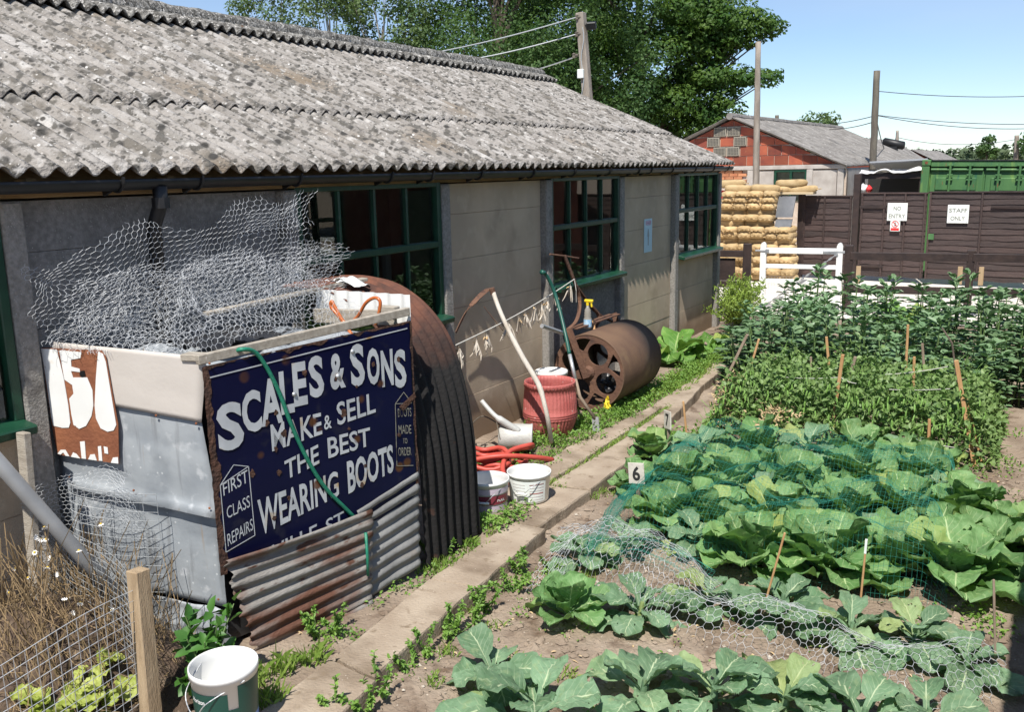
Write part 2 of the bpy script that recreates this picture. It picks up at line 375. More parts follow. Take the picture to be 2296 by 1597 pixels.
for k in range(len(BAYS) - 1):
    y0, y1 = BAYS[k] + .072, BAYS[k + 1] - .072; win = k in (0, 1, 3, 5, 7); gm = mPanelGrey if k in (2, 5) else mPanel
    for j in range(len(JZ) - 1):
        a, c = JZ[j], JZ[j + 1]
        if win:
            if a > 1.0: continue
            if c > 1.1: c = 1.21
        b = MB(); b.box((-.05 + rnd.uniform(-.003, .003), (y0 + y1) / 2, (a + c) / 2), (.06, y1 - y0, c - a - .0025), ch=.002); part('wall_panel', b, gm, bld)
    if win: window(y0 - .01, y1 + .01, 1.27, 2.42, 4)
b = MB(); b.box((-.07, 6.7, 2.565), (.03, 15.3, .15)); part('eaves_filler', b, mWoodPlate, bld)
b = MB(); b.box((-6.42, 6.7, 2.50), (.03, 15.3, .20)); part('eaves_filler', b, mWoodPlate, bld)
b = MB(); b.box((-.015, 6.6, 2.455), (.10, 15.4, .085), ch=.004); part('eaves_plate', b, mWoodPlate, bld)
for k in range(18):
    b = MB(); yy = -.6 + k * .87; b.box((.06, yy, 2.475), (.12, .055, .075), ch=.004); part('rafter_end', b, mWoodPlate, bld)
# far walls and floor so that the rooms behind the glass are rooms
b = MB(); b.box((-6.5, 6.7, 1.2), (.1, 15.3, 2.5)); part('back_wall', b, mPanel, bld)
for yy in (-.95, 14.33):
    b = MB(); b.prism([(-6.45, yy, -.1), (-.09, yy, -.1), (-.09, yy, 2.5), (-3.25, yy, 3.9), (-6.45, yy, 2.5)], (0, -.08 if yy > 0 else .08, 0)); part('gable_wall', b, mPanel, bld)
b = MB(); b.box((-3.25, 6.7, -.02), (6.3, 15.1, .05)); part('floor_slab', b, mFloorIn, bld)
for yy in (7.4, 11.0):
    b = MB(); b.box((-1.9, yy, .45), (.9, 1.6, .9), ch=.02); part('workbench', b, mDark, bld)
# roof: corrugated sheets in two lapped courses
PIT = rad(23.4); SL = V((-math.cos(PIT), 0, math.sin(PIT))); NR = V((math.sin(PIT), 0, math.cos(PIT)))
EAVE = V((.205, 0, 2.553)); PER = .146; AMP = .029
def sheet_mesh(s0, s1, ncor, ns, seed):
    mbb = MB(); W_ = ncor * PER
    def fn(u, v):
        y = u * W_; s = s0 + (s1 - s0) * v
        h = AMP * math.sin(6.28319 * y / PER) + (.008 * nz(y * 2, s * 3, seed) + .005 * nz(y * 11, s * 9, seed)) * math.sin(math.pi * u) ** .5
        e = (.012 * nz(y * 9, seed) if v in (0, 1) else 0)
        return SL * (s + e) + NR * h + V((0, y, 0))
    mbb.grid(fn, ncor * 10, ns); return mbb
courses = [(-.02, 1.18, .0), (1.10, 3.60, .022)]
for ci, (s0, s1, lift) in enumerate(courses):
    vari = [sheet_mesh(s0, s1, 7, 8 + 8 * ci, q * 3.7 + ci).mesh('roof_sheet', smooth=True) for q in range(4)]
    for k in range(15):
        o = link('roof_sheet', vari[rnd.randrange(4)], mRoof, bld, EAVE + NR * lift + V((0, -.87 + k * 7 * PER, 0)))
        md = o.modifiers.new('s', 'SOLIDIFY'); md.thickness = .0065; md.offset = 0
b = MB(); bs = V((math.cos(PIT), 0, math.sin(PIT)))
b.grid(lambda u, v: V((-6.72, -.87 + 15.33 * u, 2.57)) + bs * (3.75 * v) + V((0, 0, .026 * math.sin(u * 15.33 / PER * 6.283))), 420, 4); part('rear_roof_sheet', b, mRoof, bld, solid=.007)
RX, RZ = -3.25, EAVE.z + (EAVE.x + 3.25) * math.tan(PIT)
for k in range(9):
    yy = -.87 + k * 1.704
    def rf(u, v):
        a = rad(205 - 230 * v); r = .118 + .022 * nz(u * 9 + k * 5, v * 3, 2) + .012 * nz(u * 30 + k, v * 8, 4)
        return V((RX + r * math.cos(a), yy + u * 1.72, RZ + .045 + .004 * (k % 2) + r * math.sin(a)))
    b = MB(); b.grid(rf, 34, 12); part('ridge_tile', b, mRidge, bld, smooth=True, solid=.012)
    def wf(u, v):
        y = yy + u * 1.71; s = v * .36 + (.012 * nz(y * 7, k) if v == 1 else 0)
        return V((RX + .03, y, RZ + .085)) - SL * s + NR * (AMP * 1.15 * math.sin(6.28319 * (y + .87) / PER) * sm(.15, .6, v) + .012 * nz(y * 6, s * 6, 7))
    b = MB(); b.grid(wf, 120, 6); part('ridge_wing', b, mRidge, bld, smooth=True, solid=.009)
# gutter, brackets, downpipe
b = MB(); b.grid(lambda u, v: (.150 + .055 * math.cos(rad(180 + 180 * v)), -.9 + 15.35 * u, 2.500 + .058 * math.sin(rad(180 + 180 * v)) - .012 * abs(u - .5)), 30, 10)
part('gutter', b, mBlack, bld, smooth=True, solid=.006)
for yy in [.2, 1.2, 2.3, 3.35, 3.9, 4.75, 5.75, 6.3, 7.05, 8.0, 8.9, 9.8, 10.65, 11.05, 11.8, 12.7, 13.5, 14.2]:
    b = MB(); b.tube([(.150 + .063 * math.cos(rad(180 + 18 * k)), yy, 2.498 + .066 * math.sin(rad(180 + 18 * k))) for k in range(11)] + [(.214, yy, 2.512)], .010, 6); b.beam((.09, yy, 2.455), (.03, yy, 2.43), .02, .05); part('gutter_bracket', b, mBlack, bld)
b = MB(); b.tube([(.168, 3.62, 2.455), (.165, 3.62, 2.36), (.085, 3.62, 2.22), (.08, 3.62, .1)], .042, 12); part('downpipe', b, mBlack, bld, smooth=True)
for zz in (2.36, 1.9): b = MB(); b.tube([(.085 if zz < 2 else .165, 3.62, zz - .03), (.085 if zz < 2 else .165, 3.62, zz + .03)], .05, 12); part('pipe_collar', b, mBlack, bld)

# poster on the wall between the second and third windows
mPoster = M('poster_paper', (.42, .62, .72), (.55, .72, .80), 6, .6, coords='uv', lay=[('n', (.72, .74, .80), 3.0, .55, .62)])
c = onX(1453, 528, -.017)
po = thing('poster', 'small pale blue garden poster pinned to wall beside window', 'poster', c)
b = MB(); b.box(c, (.004, .27, .44)); part('paper', b, mPoster, po)
mPink = M('poster_print', (.75, .16, .30), rough=.6); mFig = M('poster_figure', (.30, .34, .36), rough=.7)
for txt, dz, h in (('DIG FOR', .175, .02), ('VICTORY', .145, .02)):
    gl, gf = letter_fit(txt, .19, h * 1.5, .01); b = MB(); b.add([(c.x + .0035, c.y - .09 + x, c.z + dz - .01 + y) for x, y in gl], gf); part('lettering', b, mPink, po)
b = MB(); b.prism([(c.x + .003, c.y + dy, c.z + dz) for dy, dz in ((-.012, -.13), (.012, -.13), (.018, -.02), (.03, 0), (.016, .05), (.008, .085), (-.010, .085), (-.018, .05), (-.03, .0), (-.016, -.02))], (.001, 0, 0)); part('printed_figure', b, mFig, po)
# ================================================================ materials
mBlock = M('terracotta_block', (.27, .058, .036), (.37, .095, .045), 2.2, .8, bump=.4, bsc=60, rv=.38, lay=[('n', (.19, .05, .035), 4, .56, .72), ('n', (.46, .20, .10), 9, .66, .75)])
mMortar = M('mortar', (.46, .36, .28), (.55, .46, .38), 12, .95, bump=.4)
mBrick = M('orange_brick', (.42, .15, .07), (.52, .24, .12), 6, .9, bump=.5, rv=.25)
mRoof2 = M('far_roof', (.155, .145, .135), (.24, .225, .21), 2.2, .97, bump=1.5, bsc=12, lay=[('n', (.12, .11, .10), 5, .55, .68), ('n', (.36, .345, .33), 9, .62, .70)])
mLightConc = M('pale_concrete', (.36, .32, .285), (.46, .42, .38), 5, .92, bump=.3)
mVent = M('vent_concrete', (.26, .235, .19), rough=.9); mVentHole = M('vent_hole', (.05, .045, .04), rough=.95)
mCreo = M('creosoted_wood', (.034, .019, .017), (.060, .037, .032), 6, .58, bump=.5, bsc=30, rv=.34, stretch=(.5, 3, 9), spec=.5)
mCreo2 = M('dark_stained_wood', (.022, .013, .012), (.040, .024, .020), 7, .62, bump=.4, bsc=30)
mWhite = M('white_paint', (.80, .80, .78), (.74, .74, .72), 8, .45, bump=.1)
mGalv = M('galvanised_steel', (.42, .43, .44), (.55, .56, .57), 9, .45, metal=.6, bump=.2)
mWire = M('galvanised_wire', (.50, .52, .54), (.62, .64, .66), 6, .45, metal=.35)
mSack = M('hessian', (.46, .32, .155), (.56, .41, .22), 5, .95, bump=.9, bsc=160, rv=.14, lay=[('n', (.36, .245, .12), 7, .56, .72)])
mContG = M('container_green', (.050, .140, .048), (.075, .185, .058), 1.6, .6, bump=.25, bsc=20, lay=[('n', (.16, .28, .07), 2.6, .58, .75), ('v', (.19, .065, .03), 5, .08, .15, 1.5), ('n', (.03, .12, .06), 6, .6, .72)], stretch=(3, 1, .5))
mRust = M('rust', (.17, .060, .028), (.28, .105, .045), 7, .92, bump=.7, bsc=50)
mSignW = M('sign_white', (.78, .80, .76), (.70, .73, .70), 9, .5); mSignTxt = M('sign_grey_print', (.22, .23, .20), rough=.6); mSignTeal = M('sign_edge', (.25, .48, .44), rough=.5)
mRed = M('sign_red', (.62, .03, .03), rough=.5); mYel = M('sign_yellow', (.80, .55, .03), rough=.5)
mPole = M('weathered_pole', (.22, .185, .15), (.33, .285, .24), 5, .92, bump=.6, bsc=30, stretch=(2, 2, .4))
mPoleD = M('dark_pole', (.10, .085, .07), (.16, .14, .11), 6, .92, bump=.5, stretch=(2, 2, .4))
mCable = M('cable', (.05, .05, .055), rough=.5); mCableW = M('bright_cable', (.48, .50, .50), rough=.4, metal=.3)
mTarp = M('white_tarpaulin', (.72, .71, .70), (.62, .61, .60), 5, .6, bump=.5, bsc=14); mGreySheet = M('grey_sheet', (.25, .26, .28), (.32, .33, .35), 1.5, .6)
mBoard = M('pale_boards', (.52, .40, .24), (.64, .53, .34), 6, .85, bump=.3, stretch=(.5, 3, 9), rv=.15)
mSlate = M('dark_metal_sheet', (.07, .075, .085), (.12, .125, .135), 4, .42, bump=.2, metal=.2)

# ================================================================ brick hut that faces the workshop (its roof shades the right edge of the beds)
mHutBrick = M('dark_brick', (.15, .05, .036), (.20, .07, .045), 5, .85, bump=.5)
hut = thing('brick_hut', 'brick hut with green windows standing opposite the workshop', 'building', (5.3, 3.2, 0))
HX = 5.30
for y0, y1 in ((3.2, 9.8), (11.6, 13.4), (15.0, 19.8)):
    b = MB(); b.box((HX + .06, (y0 + y1) / 2, 1.15), (.1, y1 - y0, 2.5)); part('brick_wall', b, mHutBrick, hut)
for k in range(9): b = MB(); b.box((HX + .02, 3.25 + k * 1.85, 1.15), (.17, .14, 2.55), ch=.01); part('concrete_post', b, mPost, hut)
b = MB(); b.box((HX + .02, 10.7, .55), (.1, 1.75, 1.25)); part('wall_panel', b, mBlock, hut)
f = MB()
for yy in (9.85, 10.4, 10.95, 11.55): f.box((HX, yy, 1.8), (.06, .06, 1.2))
for zz in (1.2, 1.8, 2.38): f.box((HX, 10.7, zz), (.055, 1.7, .06))
fo = part('window', f, mGreen, hut)
for k in range(3): b = MB(); b.quad((HX + .03, 9.9 + .55 * k, 1.2), (HX + .03, 10.4 + .55 * k, 1.2), (HX + .03, 10.4 + .55 * k, 2.36), (HX + .03, 9.9 + .55 * k, 2.36)); part('pane', b, mGlass, fo)
b = MB(); b.box((HX, 14.2, 1.05), (.06, 1.5, 2.3), ch=.01); part('door', b, mGreen, hut)
b = MB(); b.grid(lambda u, v: (5.02 + 3.0 * v, 2.9 + 17.1 * u, 2.52 + 1.3 * v + .024 * math.sin(u * 17.1 / .146 * 6.283)), 420, 3); part('roof', b, mRoof2, hut, solid=.01)
b = MB(); b.grid(lambda u, v: (8.0 + 3.0 * v, 2.9 + 17.1 * u, 3.82 - 1.3 * v + .024 * math.sin(u * 17.1 / .146 * 6.283)), 420, 3); part('rear_roof', b, mRoof2, hut, solid=.01)
for yy in (3.2, 19.75):
    b = MB(); b.prism([(HX + .05, yy, -.1), (10.8, yy, -.1), (10.8, yy, 2.5), (8.0, yy, 3.72), (HX + .05, yy, 2.55)], (0, .1, 0)); part('gable_wall', b, mBlock, hut)
b = MB(); b.box((10.8, 10.7, 1.2), (.1, 15, 2.5)); part('back_wall', b, mBlock, hut)

# ================================================================ far hut with red block gable
GY = 25.0; AX_, AZ = -3.12, 3.78; EX = .02; EZ = 2.40
fh = thing('red_block_hut', 'hut with red terracotta block gable and grey corrugated roof', 'building', (AX_, GY, 0), rot=(0, 0, rad(-2.5)))
gs = (AZ - EZ) / (EX - AX_)
def gtop(x): return AZ - gs * abs(x - AX_) - .05
b = MB(); b.prism([(AX_ - 3.05, GY + .06, 0), (AX_ + 3.05, GY + .06, 0), (AX_ + 3.05, GY + .06, EZ), (AX_, GY + .06, AZ - .06), (AX_ - 3.05, GY + .06, EZ)], (0, .15, 0)); part('gable_backing', b, mMortar, fh)
CH = .262; BW = .375; z0 = 2.50; vents = {(3, 0): 1, (2, -1): 1, (2, 1): 1, (1, 0): 1}
VX = AX_ - .13
for r in range(5):
    za, zb = z0 + r * CH, z0 + (r + 1) * CH
    off = (r % 2) * BW / 2; k = -10
    while k < 10:
        xa = VX + k * BW - (0 if r % 2 else BW / 2); xb = xa + BW; k += 1
        xm = (xa + xb) / 2
        isv = (r in (1, 3) and abs(xm - VX) < BW * .95) or (r == 2 and (BW * .6 < abs(xm - VX) < BW * 1.35))
        ha = [gtop(x) for x in (xa + .008, xb - .008)]
        if max(ha) < za + .04: continue
        poly = [(xa + .008, za + .008), (xb - .008, za + .008), (xb - .008, min(zb - .008, ha[1])), (xa + .008, min(zb - .008, ha[0]))]
        if min(ha) < za + .02:
            cx_ = AX_ + (AZ - .05 - za - .01) / gs * (1 if xm > AX_ else -1)
            poly = [(xa + .008, za + .008), (cx_, za + .008), (xa + .008, min(zb - .008, ha[0]))] if xm > AX_ else [(cx_, za + .008), (xb - .008, za + .008), (xb - .008, min(zb - .008, ha[1]))]
        elif xa < AX_ < xb and AZ - .05 < zb: poly.insert(3, (AX_, AZ - .06))
        b = MB(); yy = GY + .045 - rnd.uniform(0, .008)
        if isv:
            ww = BW / 2 - .03
            b.box((xm, GY + .03, (za + zb) / 2), (BW - .03, .05, CH - .03), ch=.004); vo = part('air_vent', b, mVent, fh)
            h = MB()
            for i in range(7):
                for j in range(5): h.box((xm - ww + .03 + i * (2 * ww - .06) / 6, GY + .004, za + .055 + j * (CH - .11) / 4), (.026, .01, .022))
            part('vent_hole', h, mVentHole, vo)
        else: b.prism([(x, yy, z) for x, z in poly], (0, .03, 0)); part('block', b, mBlock, fh)
b = MB(); b.box((AX_, GY + .02, 2.44), (6.1, .10, .105), ch=.01); part('concrete_beam', b, mLightConc, fh)
for x in (-5.9, -4.05, -2.55, -.98, -.2):
    b = MB(); b.box((x, GY + .015, 1.2), (.16, .1, 2.36), ch=.01); part('concrete_post', b, mLightConc, fh)
for r in range(5):
    for k in range(6):
        x = -4.0 + .245 * k + (r % 2) * .12
        if x + .23 > -2.65: continue
        b = MB(); b.box((x + .115, GY + .04, 2.345 - r * .083), (.228, .05, .072), ch=.004); part('brick', b, mBrick, fh)
b = MB(); b.box((-2.2, GY + .03, 1.9), (.55, .06, .9)); part('wall_panel', b, mLightConc, fh)
b = MB(); b.box((-.6, GY + .03, 1.6), (.6, .06, 1.5)); part('wall_panel', b, mLightConc, fh)
f = MB()
for x in (-1.88, -1.47, -1.08): f.box((x, GY + .02, 1.95), (.06, .06, .85))
for zz in (2.35, 1.9): f.box((-1.48, GY + .018, zz), (.86, .055, .06))
fo = part('window', f, mGreen, fh)
for x in (-1.68, -1.27): b = MB(); b.quad((x - .18, GY + .04, 1.55), (x + .18, GY + .04, 1.55), (x + .18, GY + .04, 2.33), (x - .18, GY + .04, 2.33)); part('pane', b, mGlass, fo)
for sx in (-1, 1):
    for k in range(5):
        b = MB(); L_ = 2.4
        def rf(u, v, k=k, sx=sx):
            y = GY - .16 + k * L_ + u * L_; s = v * 3.32
            return (AX_ + sx * s * .925, y, AZ + .02 - s * .925 * gs + .024 * math.sin(y / .146 * 6.283) + .02 * nz(y * 2, s * 2) + .005 * (k % 2))
        b.grid(rf, 100, 8); part('roof_sheet', b, mRoof2, fh, smooth=True, solid=.012)
b = MB(); b.tube([(AX_, GY - .17 + 12.1 * k / 20, AZ + .03 + .02 * nz(k * 1.3, 2)) for k in range(21)], .09, 8); part('ridge_tile', b, mRoof2, fh)
b = MB(); b.box((AX_ + 3.0, GY + 6, 1.2), (.1, 11.8, 2.4)); part('side_wall', b, mLightConc, fh)
# two more huts behind it and a lean-to
for nm, lab, x, y, wd, ln, ez, az in (('corrugated_hut', 'grey roofed hut right behind the red block hut', onY(1917, 312, 38).x, 38, 4.4, 10, 2.0, onY(1917, 312, 38).z), ('corrugated_hut', 'distant low grey hut roof beside the green container', onY(2045, 339, 52).x, 52, 4.6, 12, 1.9, onY(2045, 339, 52).z)):
    t_ = thing(nm, lab, 'building', (x, y, 0), 'huts behind the yard')
    b = MB(); b.prism([(x - wd / 2, y, 0), (x + wd / 2, y, 0), (x + wd / 2, y, ez), (x, y, az), (x - wd / 2, y, ez)], (0, ln, 0)); part('wall', b, mBlock, t_)
    for sx in (-1, 1):
        b = MB(); b.grid(lambda u, v: (x + sx * v * wd * .56, y - .2 + u * (ln + .4), az + .08 - v * 1.12 * (az - ez) + .03 * math.sin(u * 80)), 120, 3); part('roof_sheet', b, mRoof2, t_, solid=.02)
c = onY(2004, 322, 39)
vt = thing('roof_ventilator', 'black cylindrical ventilator on the hut roof behind', 'ventilator', c)
b = MB(); b.tube([c + V((-.40, 0, .09)), c + V((-.36, 0, .085)), c + V((.36, 0, -.085)), c + V((.40, 0, -.09))], [.1, .16, .16, .1], 14); part('drum', b, mBlack, vt, smooth=True)
b = MB(); b.box(c + V((0, 0, -.3)), (.3, .3, .4)); part('base', b, mBlack, vt)
ln_ = thing('lean_to', 'open dark lean-to with grey sheet roof beside the container', 'shed', (.95, 23.2, 0))
b = MB(); b.box((1.38, 24.4, 2.40), (1.25, 2.4, .035), Euler((rad(-7), rad(-2), 0)).to_matrix()); part('roof', b, mGreySheet, ln_)
b = MB(); b.box((1.2, 25.3, 1.2), (1.6, .1, 2.3)); part('back_wall', b, mDark, ln_)
b = MB(); b.box((1.25, 23.25, 2.20), (1.45, .08, .12)); part('front_beam', b, mCreo2, ln_)
for x in (.60, 1.90): b = MB(); b.box((x, 23.3, 1.1), (.1, .1, 2.2)); part('post', b, mCreo2, ln_)
b = MB(); b.grid(lambda u, v: (.55 + 1.4 * u, 23.12 + .35 * v, 2.27 + .10 * max(0, nz(u * 4, v * 2, 9) + .35 * u) + .05 * v + .03 * nz(u * 12, v * 5)), 40, 10)
single('tarpaulin', b, mTarp, 'crumpled white tarpaulin lying along the lean-to roof edge', 'tarpaulin', (.12, 23.1, 2.25), smooth=True, solid=.02)
c = onY(1936, 420, 22.6); bg_ = thing('plastic_bag', 'red and white plastic bag heaped behind the fence top', 'bag', c)
b = MB(); b.grid(lambda u, v: c + V(((.11 + .04 * nz(u * 5, v * 4)) * math.cos(6.283 * u) * math.sin(3.1416 * v), .15 * math.sin(6.283 * u) * math.sin(3.1416 * v), -.16 + .24 * v + .06 * nz(u * 6, v * 6, 4))), 18, 10); part('bag_body', b, mTarp, bg_)
b = MB(); b.grid(lambda u, v: c + V((.13 + (.07 + .03 * nz(u * 5, v * 4)) * math.cos(6.283 * u) * math.sin(3.1416 * v), -.05 + .1 * math.sin(6.283 * u) * math.sin(3.1416 * v), -.14 + .20 * v)), 14, 8); part('red_bundle', b, mRed, bg_)

# ================================================================ green shipping container
ct = thing('shipping_container', 'green shipping container with locking rods on its doors behind fence', 'container', (1.98, 22.0, 0), rot=(0, rad(1.2), rad(-1.0)))
X0, Y0, CW, CHh, CL = 1.98, 22.0, 2.44, 2.555, 6.06
def cb(nm, x0, x1, z0, z1, y=Y0, t=.06, ch=.01, m=mContG, p=ct): b = MB(); b.box((X0 + (x0 + x1) / 2, y + t / 2, (z0 + z1) / 2), (x1 - x0, t, z1 - z0), ch=ch); return part(nm, b, m, p)
cb('corner_post', 0, .16, .16, CHh - .135, Y0 - .02, .16); cb('corner_post', CW - .16, CW, .16, CHh - .135, Y0 - .02, .16)
for x in (0, CW - .18):
    for z in (0, CHh - .13):
        o = cb('corner_casting', x, x + .18, z, z + .13, Y0 - .035, .18, .015)
        h = MB(); h.tube([(X0 + x + .09, Y0 - .04, z + .065), (X0 + x + .09, Y0 - .028, z + .065)], .032, 10); part('casting_hole', h, mRust, o)
cb('header', .18, CW - .18, CHh - .15, CHh - .03, Y0 + .0, .1); cb('roof_edge', .18, CW - .18, CHh - .03, CHh - .005, Y0 - .02, .12, .005, mBlack)
for k, (a, c_) in enumerate(((.16, 1.215), (1.225, CW - .16))):
    o = cb('door', a + .02, c_ - .005, .12, CHh - .16, Y0 + .06, .05)
    b = MB()
    for za, zb in ((.25, .85), (.95, 1.75), (1.85, 2.18)):
        b.prism([(X0 + a + .1, Y0 + .058, za), (X0 + c_ - .1, Y0 + .058, za), (X0 + c_ - .14, Y0 + .025, za + .06), (X0 + a + .14, Y0 + .025, za + .06)], (0, .02, 0)); b.box((X0 + (a + c_) / 2, Y0 + .045, (za + zb) / 2 + .03), (c_ - a - .26, .045, zb - za - .06), ch=.012)
    part('door_panel', b, mContG, o)
    b = MB(); b.tube([(X0 + a + .03, Y0 + .03, CHh - .21), (X0 + c_ - .02, Y0 + .03, CHh - .21)], .03, 8); part('door_seal', b, mContG, o)
    b = MB(); b.box((X0 + (a + c_) / 2, Y0 + .022, 1.80), (c_ - a - .2, .03, .055)); part('recess', b, mBlack, o)
    for fx in (.33, .69) if k == 0 else (.25, .62):
        x = X0 + a + fx * (c_ - a) + (.06 if k == 0 else 0)
        b = MB(); b.tube([(x, Y0 - .02, .1), (x, Y0 - .02, CHh - .1)], .024, 8); rd = part('locking_rod', b, mContG, o)
        for zz in (.4, 1.2, CHh - .32, CHh - .42, CHh - .12): h = MB(); h.box((x, Y0 - .012, zz), (.12, .05, .035), ch=.006); part('rod_bracket', h, mContG, rd)
b = MB(); b.box((X0 + CW / 2, Y0 + CL / 2 + .1, CHh / 2), (CW - .06, CL, CHh - .06)); part('body', b, mContG, ct)
# timber stacked beyond it
for k in range(5):
    c = onY(2215, 346 - k * 0 + 0, 33); b = MB(); zc = 2.68 - k * .145
    b.box((5.75 + .12 * (k % 2), 33 + .1 * (k % 3), zc), (3.3, 1.2, .125), Euler((0, rad(rnd.uniform(-.6, .6)), 0)).to_matrix(), .01)
    single('board_stack', b, mBoard, ['topmost pale timber pack of the stack right of container', 'pale timber pack just below the topmost in the stack', 'middle pale timber pack of the stack right of container', 'pale timber pack resting directly on the lowest pack', 'lowest pale timber pack of the stack right of container'][k], 'timber', (5.75, 33, zc), 'stacked pale timber packs')

# ================================================================ close-boarded fence with double gates
FA = V((-.28, 21.28, 0)); FB = V((4.9, 20.72, 0)); FD = (FB - FA).normalized(); FNm = V((FD.y, -FD.x, 0))
FROT = Matrix((FD, V((-FD.y, FD.x, 0)), V((0, 0, 1)))).transposed()
def fpt(s, z=0.0, out=0.0): return FA + FD * s + FNm * out + V((0, 0, z))
def lap_panel(name, label, s0, s1, z0, z1, battens, cat='fence', grp=None):
    t_ = thing(name, label, cat, fpt((s0 + s1) / 2), grp)
    n = int((z1 - z0) / .118)
    for r in range(n):
        za = z0 + r * (z1 - z0) / n; hh = (z1 - z0) / n + .028; ns = 14; b = MB(); sd = rnd.uniform(0, 99)
        top = []; bot = []
        for i in range(ns + 1):
            u = i / ns; s = s0 + .015 + (s1 - s0 - .03) * u; wv = .018 * nz(u * 5, sd) + .010 * nz(u * 13, sd, 3); bw = .012 * nz(u * 3, sd, 8)
            bot.append((fpt(s, za + wv, .030 + bw), fpt(s, za + wv, .022 + bw))); top.append((fpt(s, za + hh, .012), fpt(s, za + hh, .004)))
        P = [q for p in bot for q in p] + [q for p in top for q in p]; k2 = 2 * (ns + 1)
        Fc = []
        for i in range(ns): Fc += [(2 * i, 2 * i + 2, k2 + 2 * i + 2, k2 + 2 * i), (2 * i + 1, k2 + 2 * i + 1, k2 + 2 * i + 3, 2 * i + 3), (2 * i, 2 * i + 1, 2 * i + 3, 2 * i + 2)]
        b.add(P, Fc); part('slat', b, mCreo, t_)
    for s in battens: b = MB(); b.box(fpt(s, (z0 + z1) / 2, .048), (.038, .022, z1 - z0), FROT, .004); part('batten', b, mCreo, t_)
    b = MB(); b.box(fpt((s0 + s1) / 2, z1 + .012, .02), (s1 - s0, .06, .03), FROT, .005); part('top_rail', b, mCreo, t_)
    return t_
sF = lambda px: (onY(px, 600, 21.05).x - FA.x) / FD.x
s1_, s2_, s3_, s4_ = sF(1787), sF(1912), sF(2072), sF(2330)
lap_panel('board_fence', 'dark brown lapped fence panel between sandbags and tall gate post', s1_ + .06, s2_ - .08, .06, 1.80, [s1_ + .08, s1_ + .52, s2_ - .12], grp='lapped boards across the yard')
gL = lap_panel('yard_gate', 'dark lapped gate leaf carrying the NO ENTRY sign', s2_ + .09, s3_ + .004, .10, 1.86, [s2_ + .12, s2_ + .58, s2_ + 1.0, s3_ - .05], 'gate', 'lapped boards across the yard')
gR = lap_panel('yard_gate', 'dark lapped gate leaf carrying the STAFF ONLY sign', s3_ + .012, s4_, .10, 1.88, [s3_ + .05, s3_ + 1.02, s4_ - .1], 'gate', 'lapped boards across the yard')
lap_panel('board_fence', 'dark brown lapped fence beyond the STAFF ONLY gate', s4_ + .05, s4_ + 4.6, .06, 1.88, [s4_ + .1, s4_ + 1.2, s4_ + 2.3, s4_ + 3.4, s4_ + 4.5], grp='lapped boards across the yard')
b = MB(); b.box(fpt(s2_ + .35, 1.58, .06), (.55, .014, .055), FROT, .004); part('strap_hinge', b, mCreo2, gL)
b = MB(); b.box(fpt(s2_ + .35, .32, .06), (.55, .014, .055), FROT, .004); part('strap_hinge', b, mCreo2, gL)
b = MB(); b.box(fpt(s3_ + 1.5, 1.60, .06), (.62, .014, .05), FROT, .004); part('strap_hinge', b, mCreo2, gR)
b = MB(); b.box(fpt(s3_ + .11, .98, .055), (.11, .02, .12), FROT, .006); part('lock_plate', b, mContG, gR)
for s, z, lab, wd in ((s1_, 2.02, 'brown timber post beside the sandbag wall', .13), (s2_, 2.28, 'tall brown timber gate post left of NO ENTRY gate', .135)):
    b = MB(); b.box(fpt(s, z / 2, .02), (wd, .12, z), FROT, .008); single('fence_post', b, mCreo2, lab, 'post', fpt(s), 'posts of the lapped fence')
def sign(nm, label, s, z, w_, h_, lines, m=mSignW, tm=mSignTxt):
    c = fpt(s, z, .075); t_ = thing(nm, label, 'sign', c)
    b = MB(); b.box(c, (w_, .008, h_), FROT, .003); part('plate', b, m, t_)
    for txt, dz, hh, ww in lines:
        gl, gf = letter_fit(txt, ww, hh, .015); b = MB(); b.add([fpt(s + x - ww / 2, z + dz + y, .0815) for x, y in gl], gf); part('lettering', b, tm, t_)
    for dx in (-.42, .42):
        for dz in (-.42, .42): b = MB(); q = fpt(s + dx * w_, z + dz * h_, .08); b.tube([q, q + FNm * .004], .008, 6); part('screw', b, mGalv, t_)
    return t_
s_ = sF(1988 + 20)
def zF(px, py): return onY(px, py, 21.0).z
sign('no_entry_sign', 'white sign reading NO ENTRY on the lapped gate', sF(2006), zF(2006, 475), .40, .37, [('NO', .03, .085, .15), ('ENTRY', -.13, .085, .33)])
sign('staff_only_sign', 'white sign reading STAFF ONLY on the lapped gate', sF(2142), zF(2142, 479), .40, .37, [('STAFF', .03, .085, .34), ('ONLY', -.13, .085, .27)])
sx_ = sF(2003); pz = zF(2003, 506); t_ = sign('prohibition_sign', 'small pedestrian prohibition notice below the NO ENTRY sign', sx_, pz, .20, .235, [])
b = MB(); q = fpt(sx_, pz + .035, .081); b.tube([q + FD * .065 * math.cos(a * .3142) + V((0, 0, .065 * math.sin(a * .3142))) for a in range(21)], .007, 5); b.beam(q + FD * -.045 + V((0, 0, .045)), q + FD * .045 + V((0, 0, -.045)), .012, .004, FNm); part('red_ring', b, mRed, t_)
b = MB(); b.box(fpt(sx_, pz + .06, .0805), (.02, .002, .022), FROT); b.box(fpt(sx_, pz + .03, .0805), (.022, .002, .035), FROT); b.beam(fpt(sx_, pz + .015, .0805), fpt(sx_ - .02, pz - .01, .0805), .01, .002, FNm); b.beam(fpt(sx_, pz + .015, .0805), fpt(sx_ + .02, pz - .01, .0805), .01, .002, FNm); part('walking_figure', b, mBlack, t_)
b = MB(); b.box(fpt(sx_, pz - .075, .0805), (.165, .003, .055), FROT); part('red_panel', b, mRed, t_)

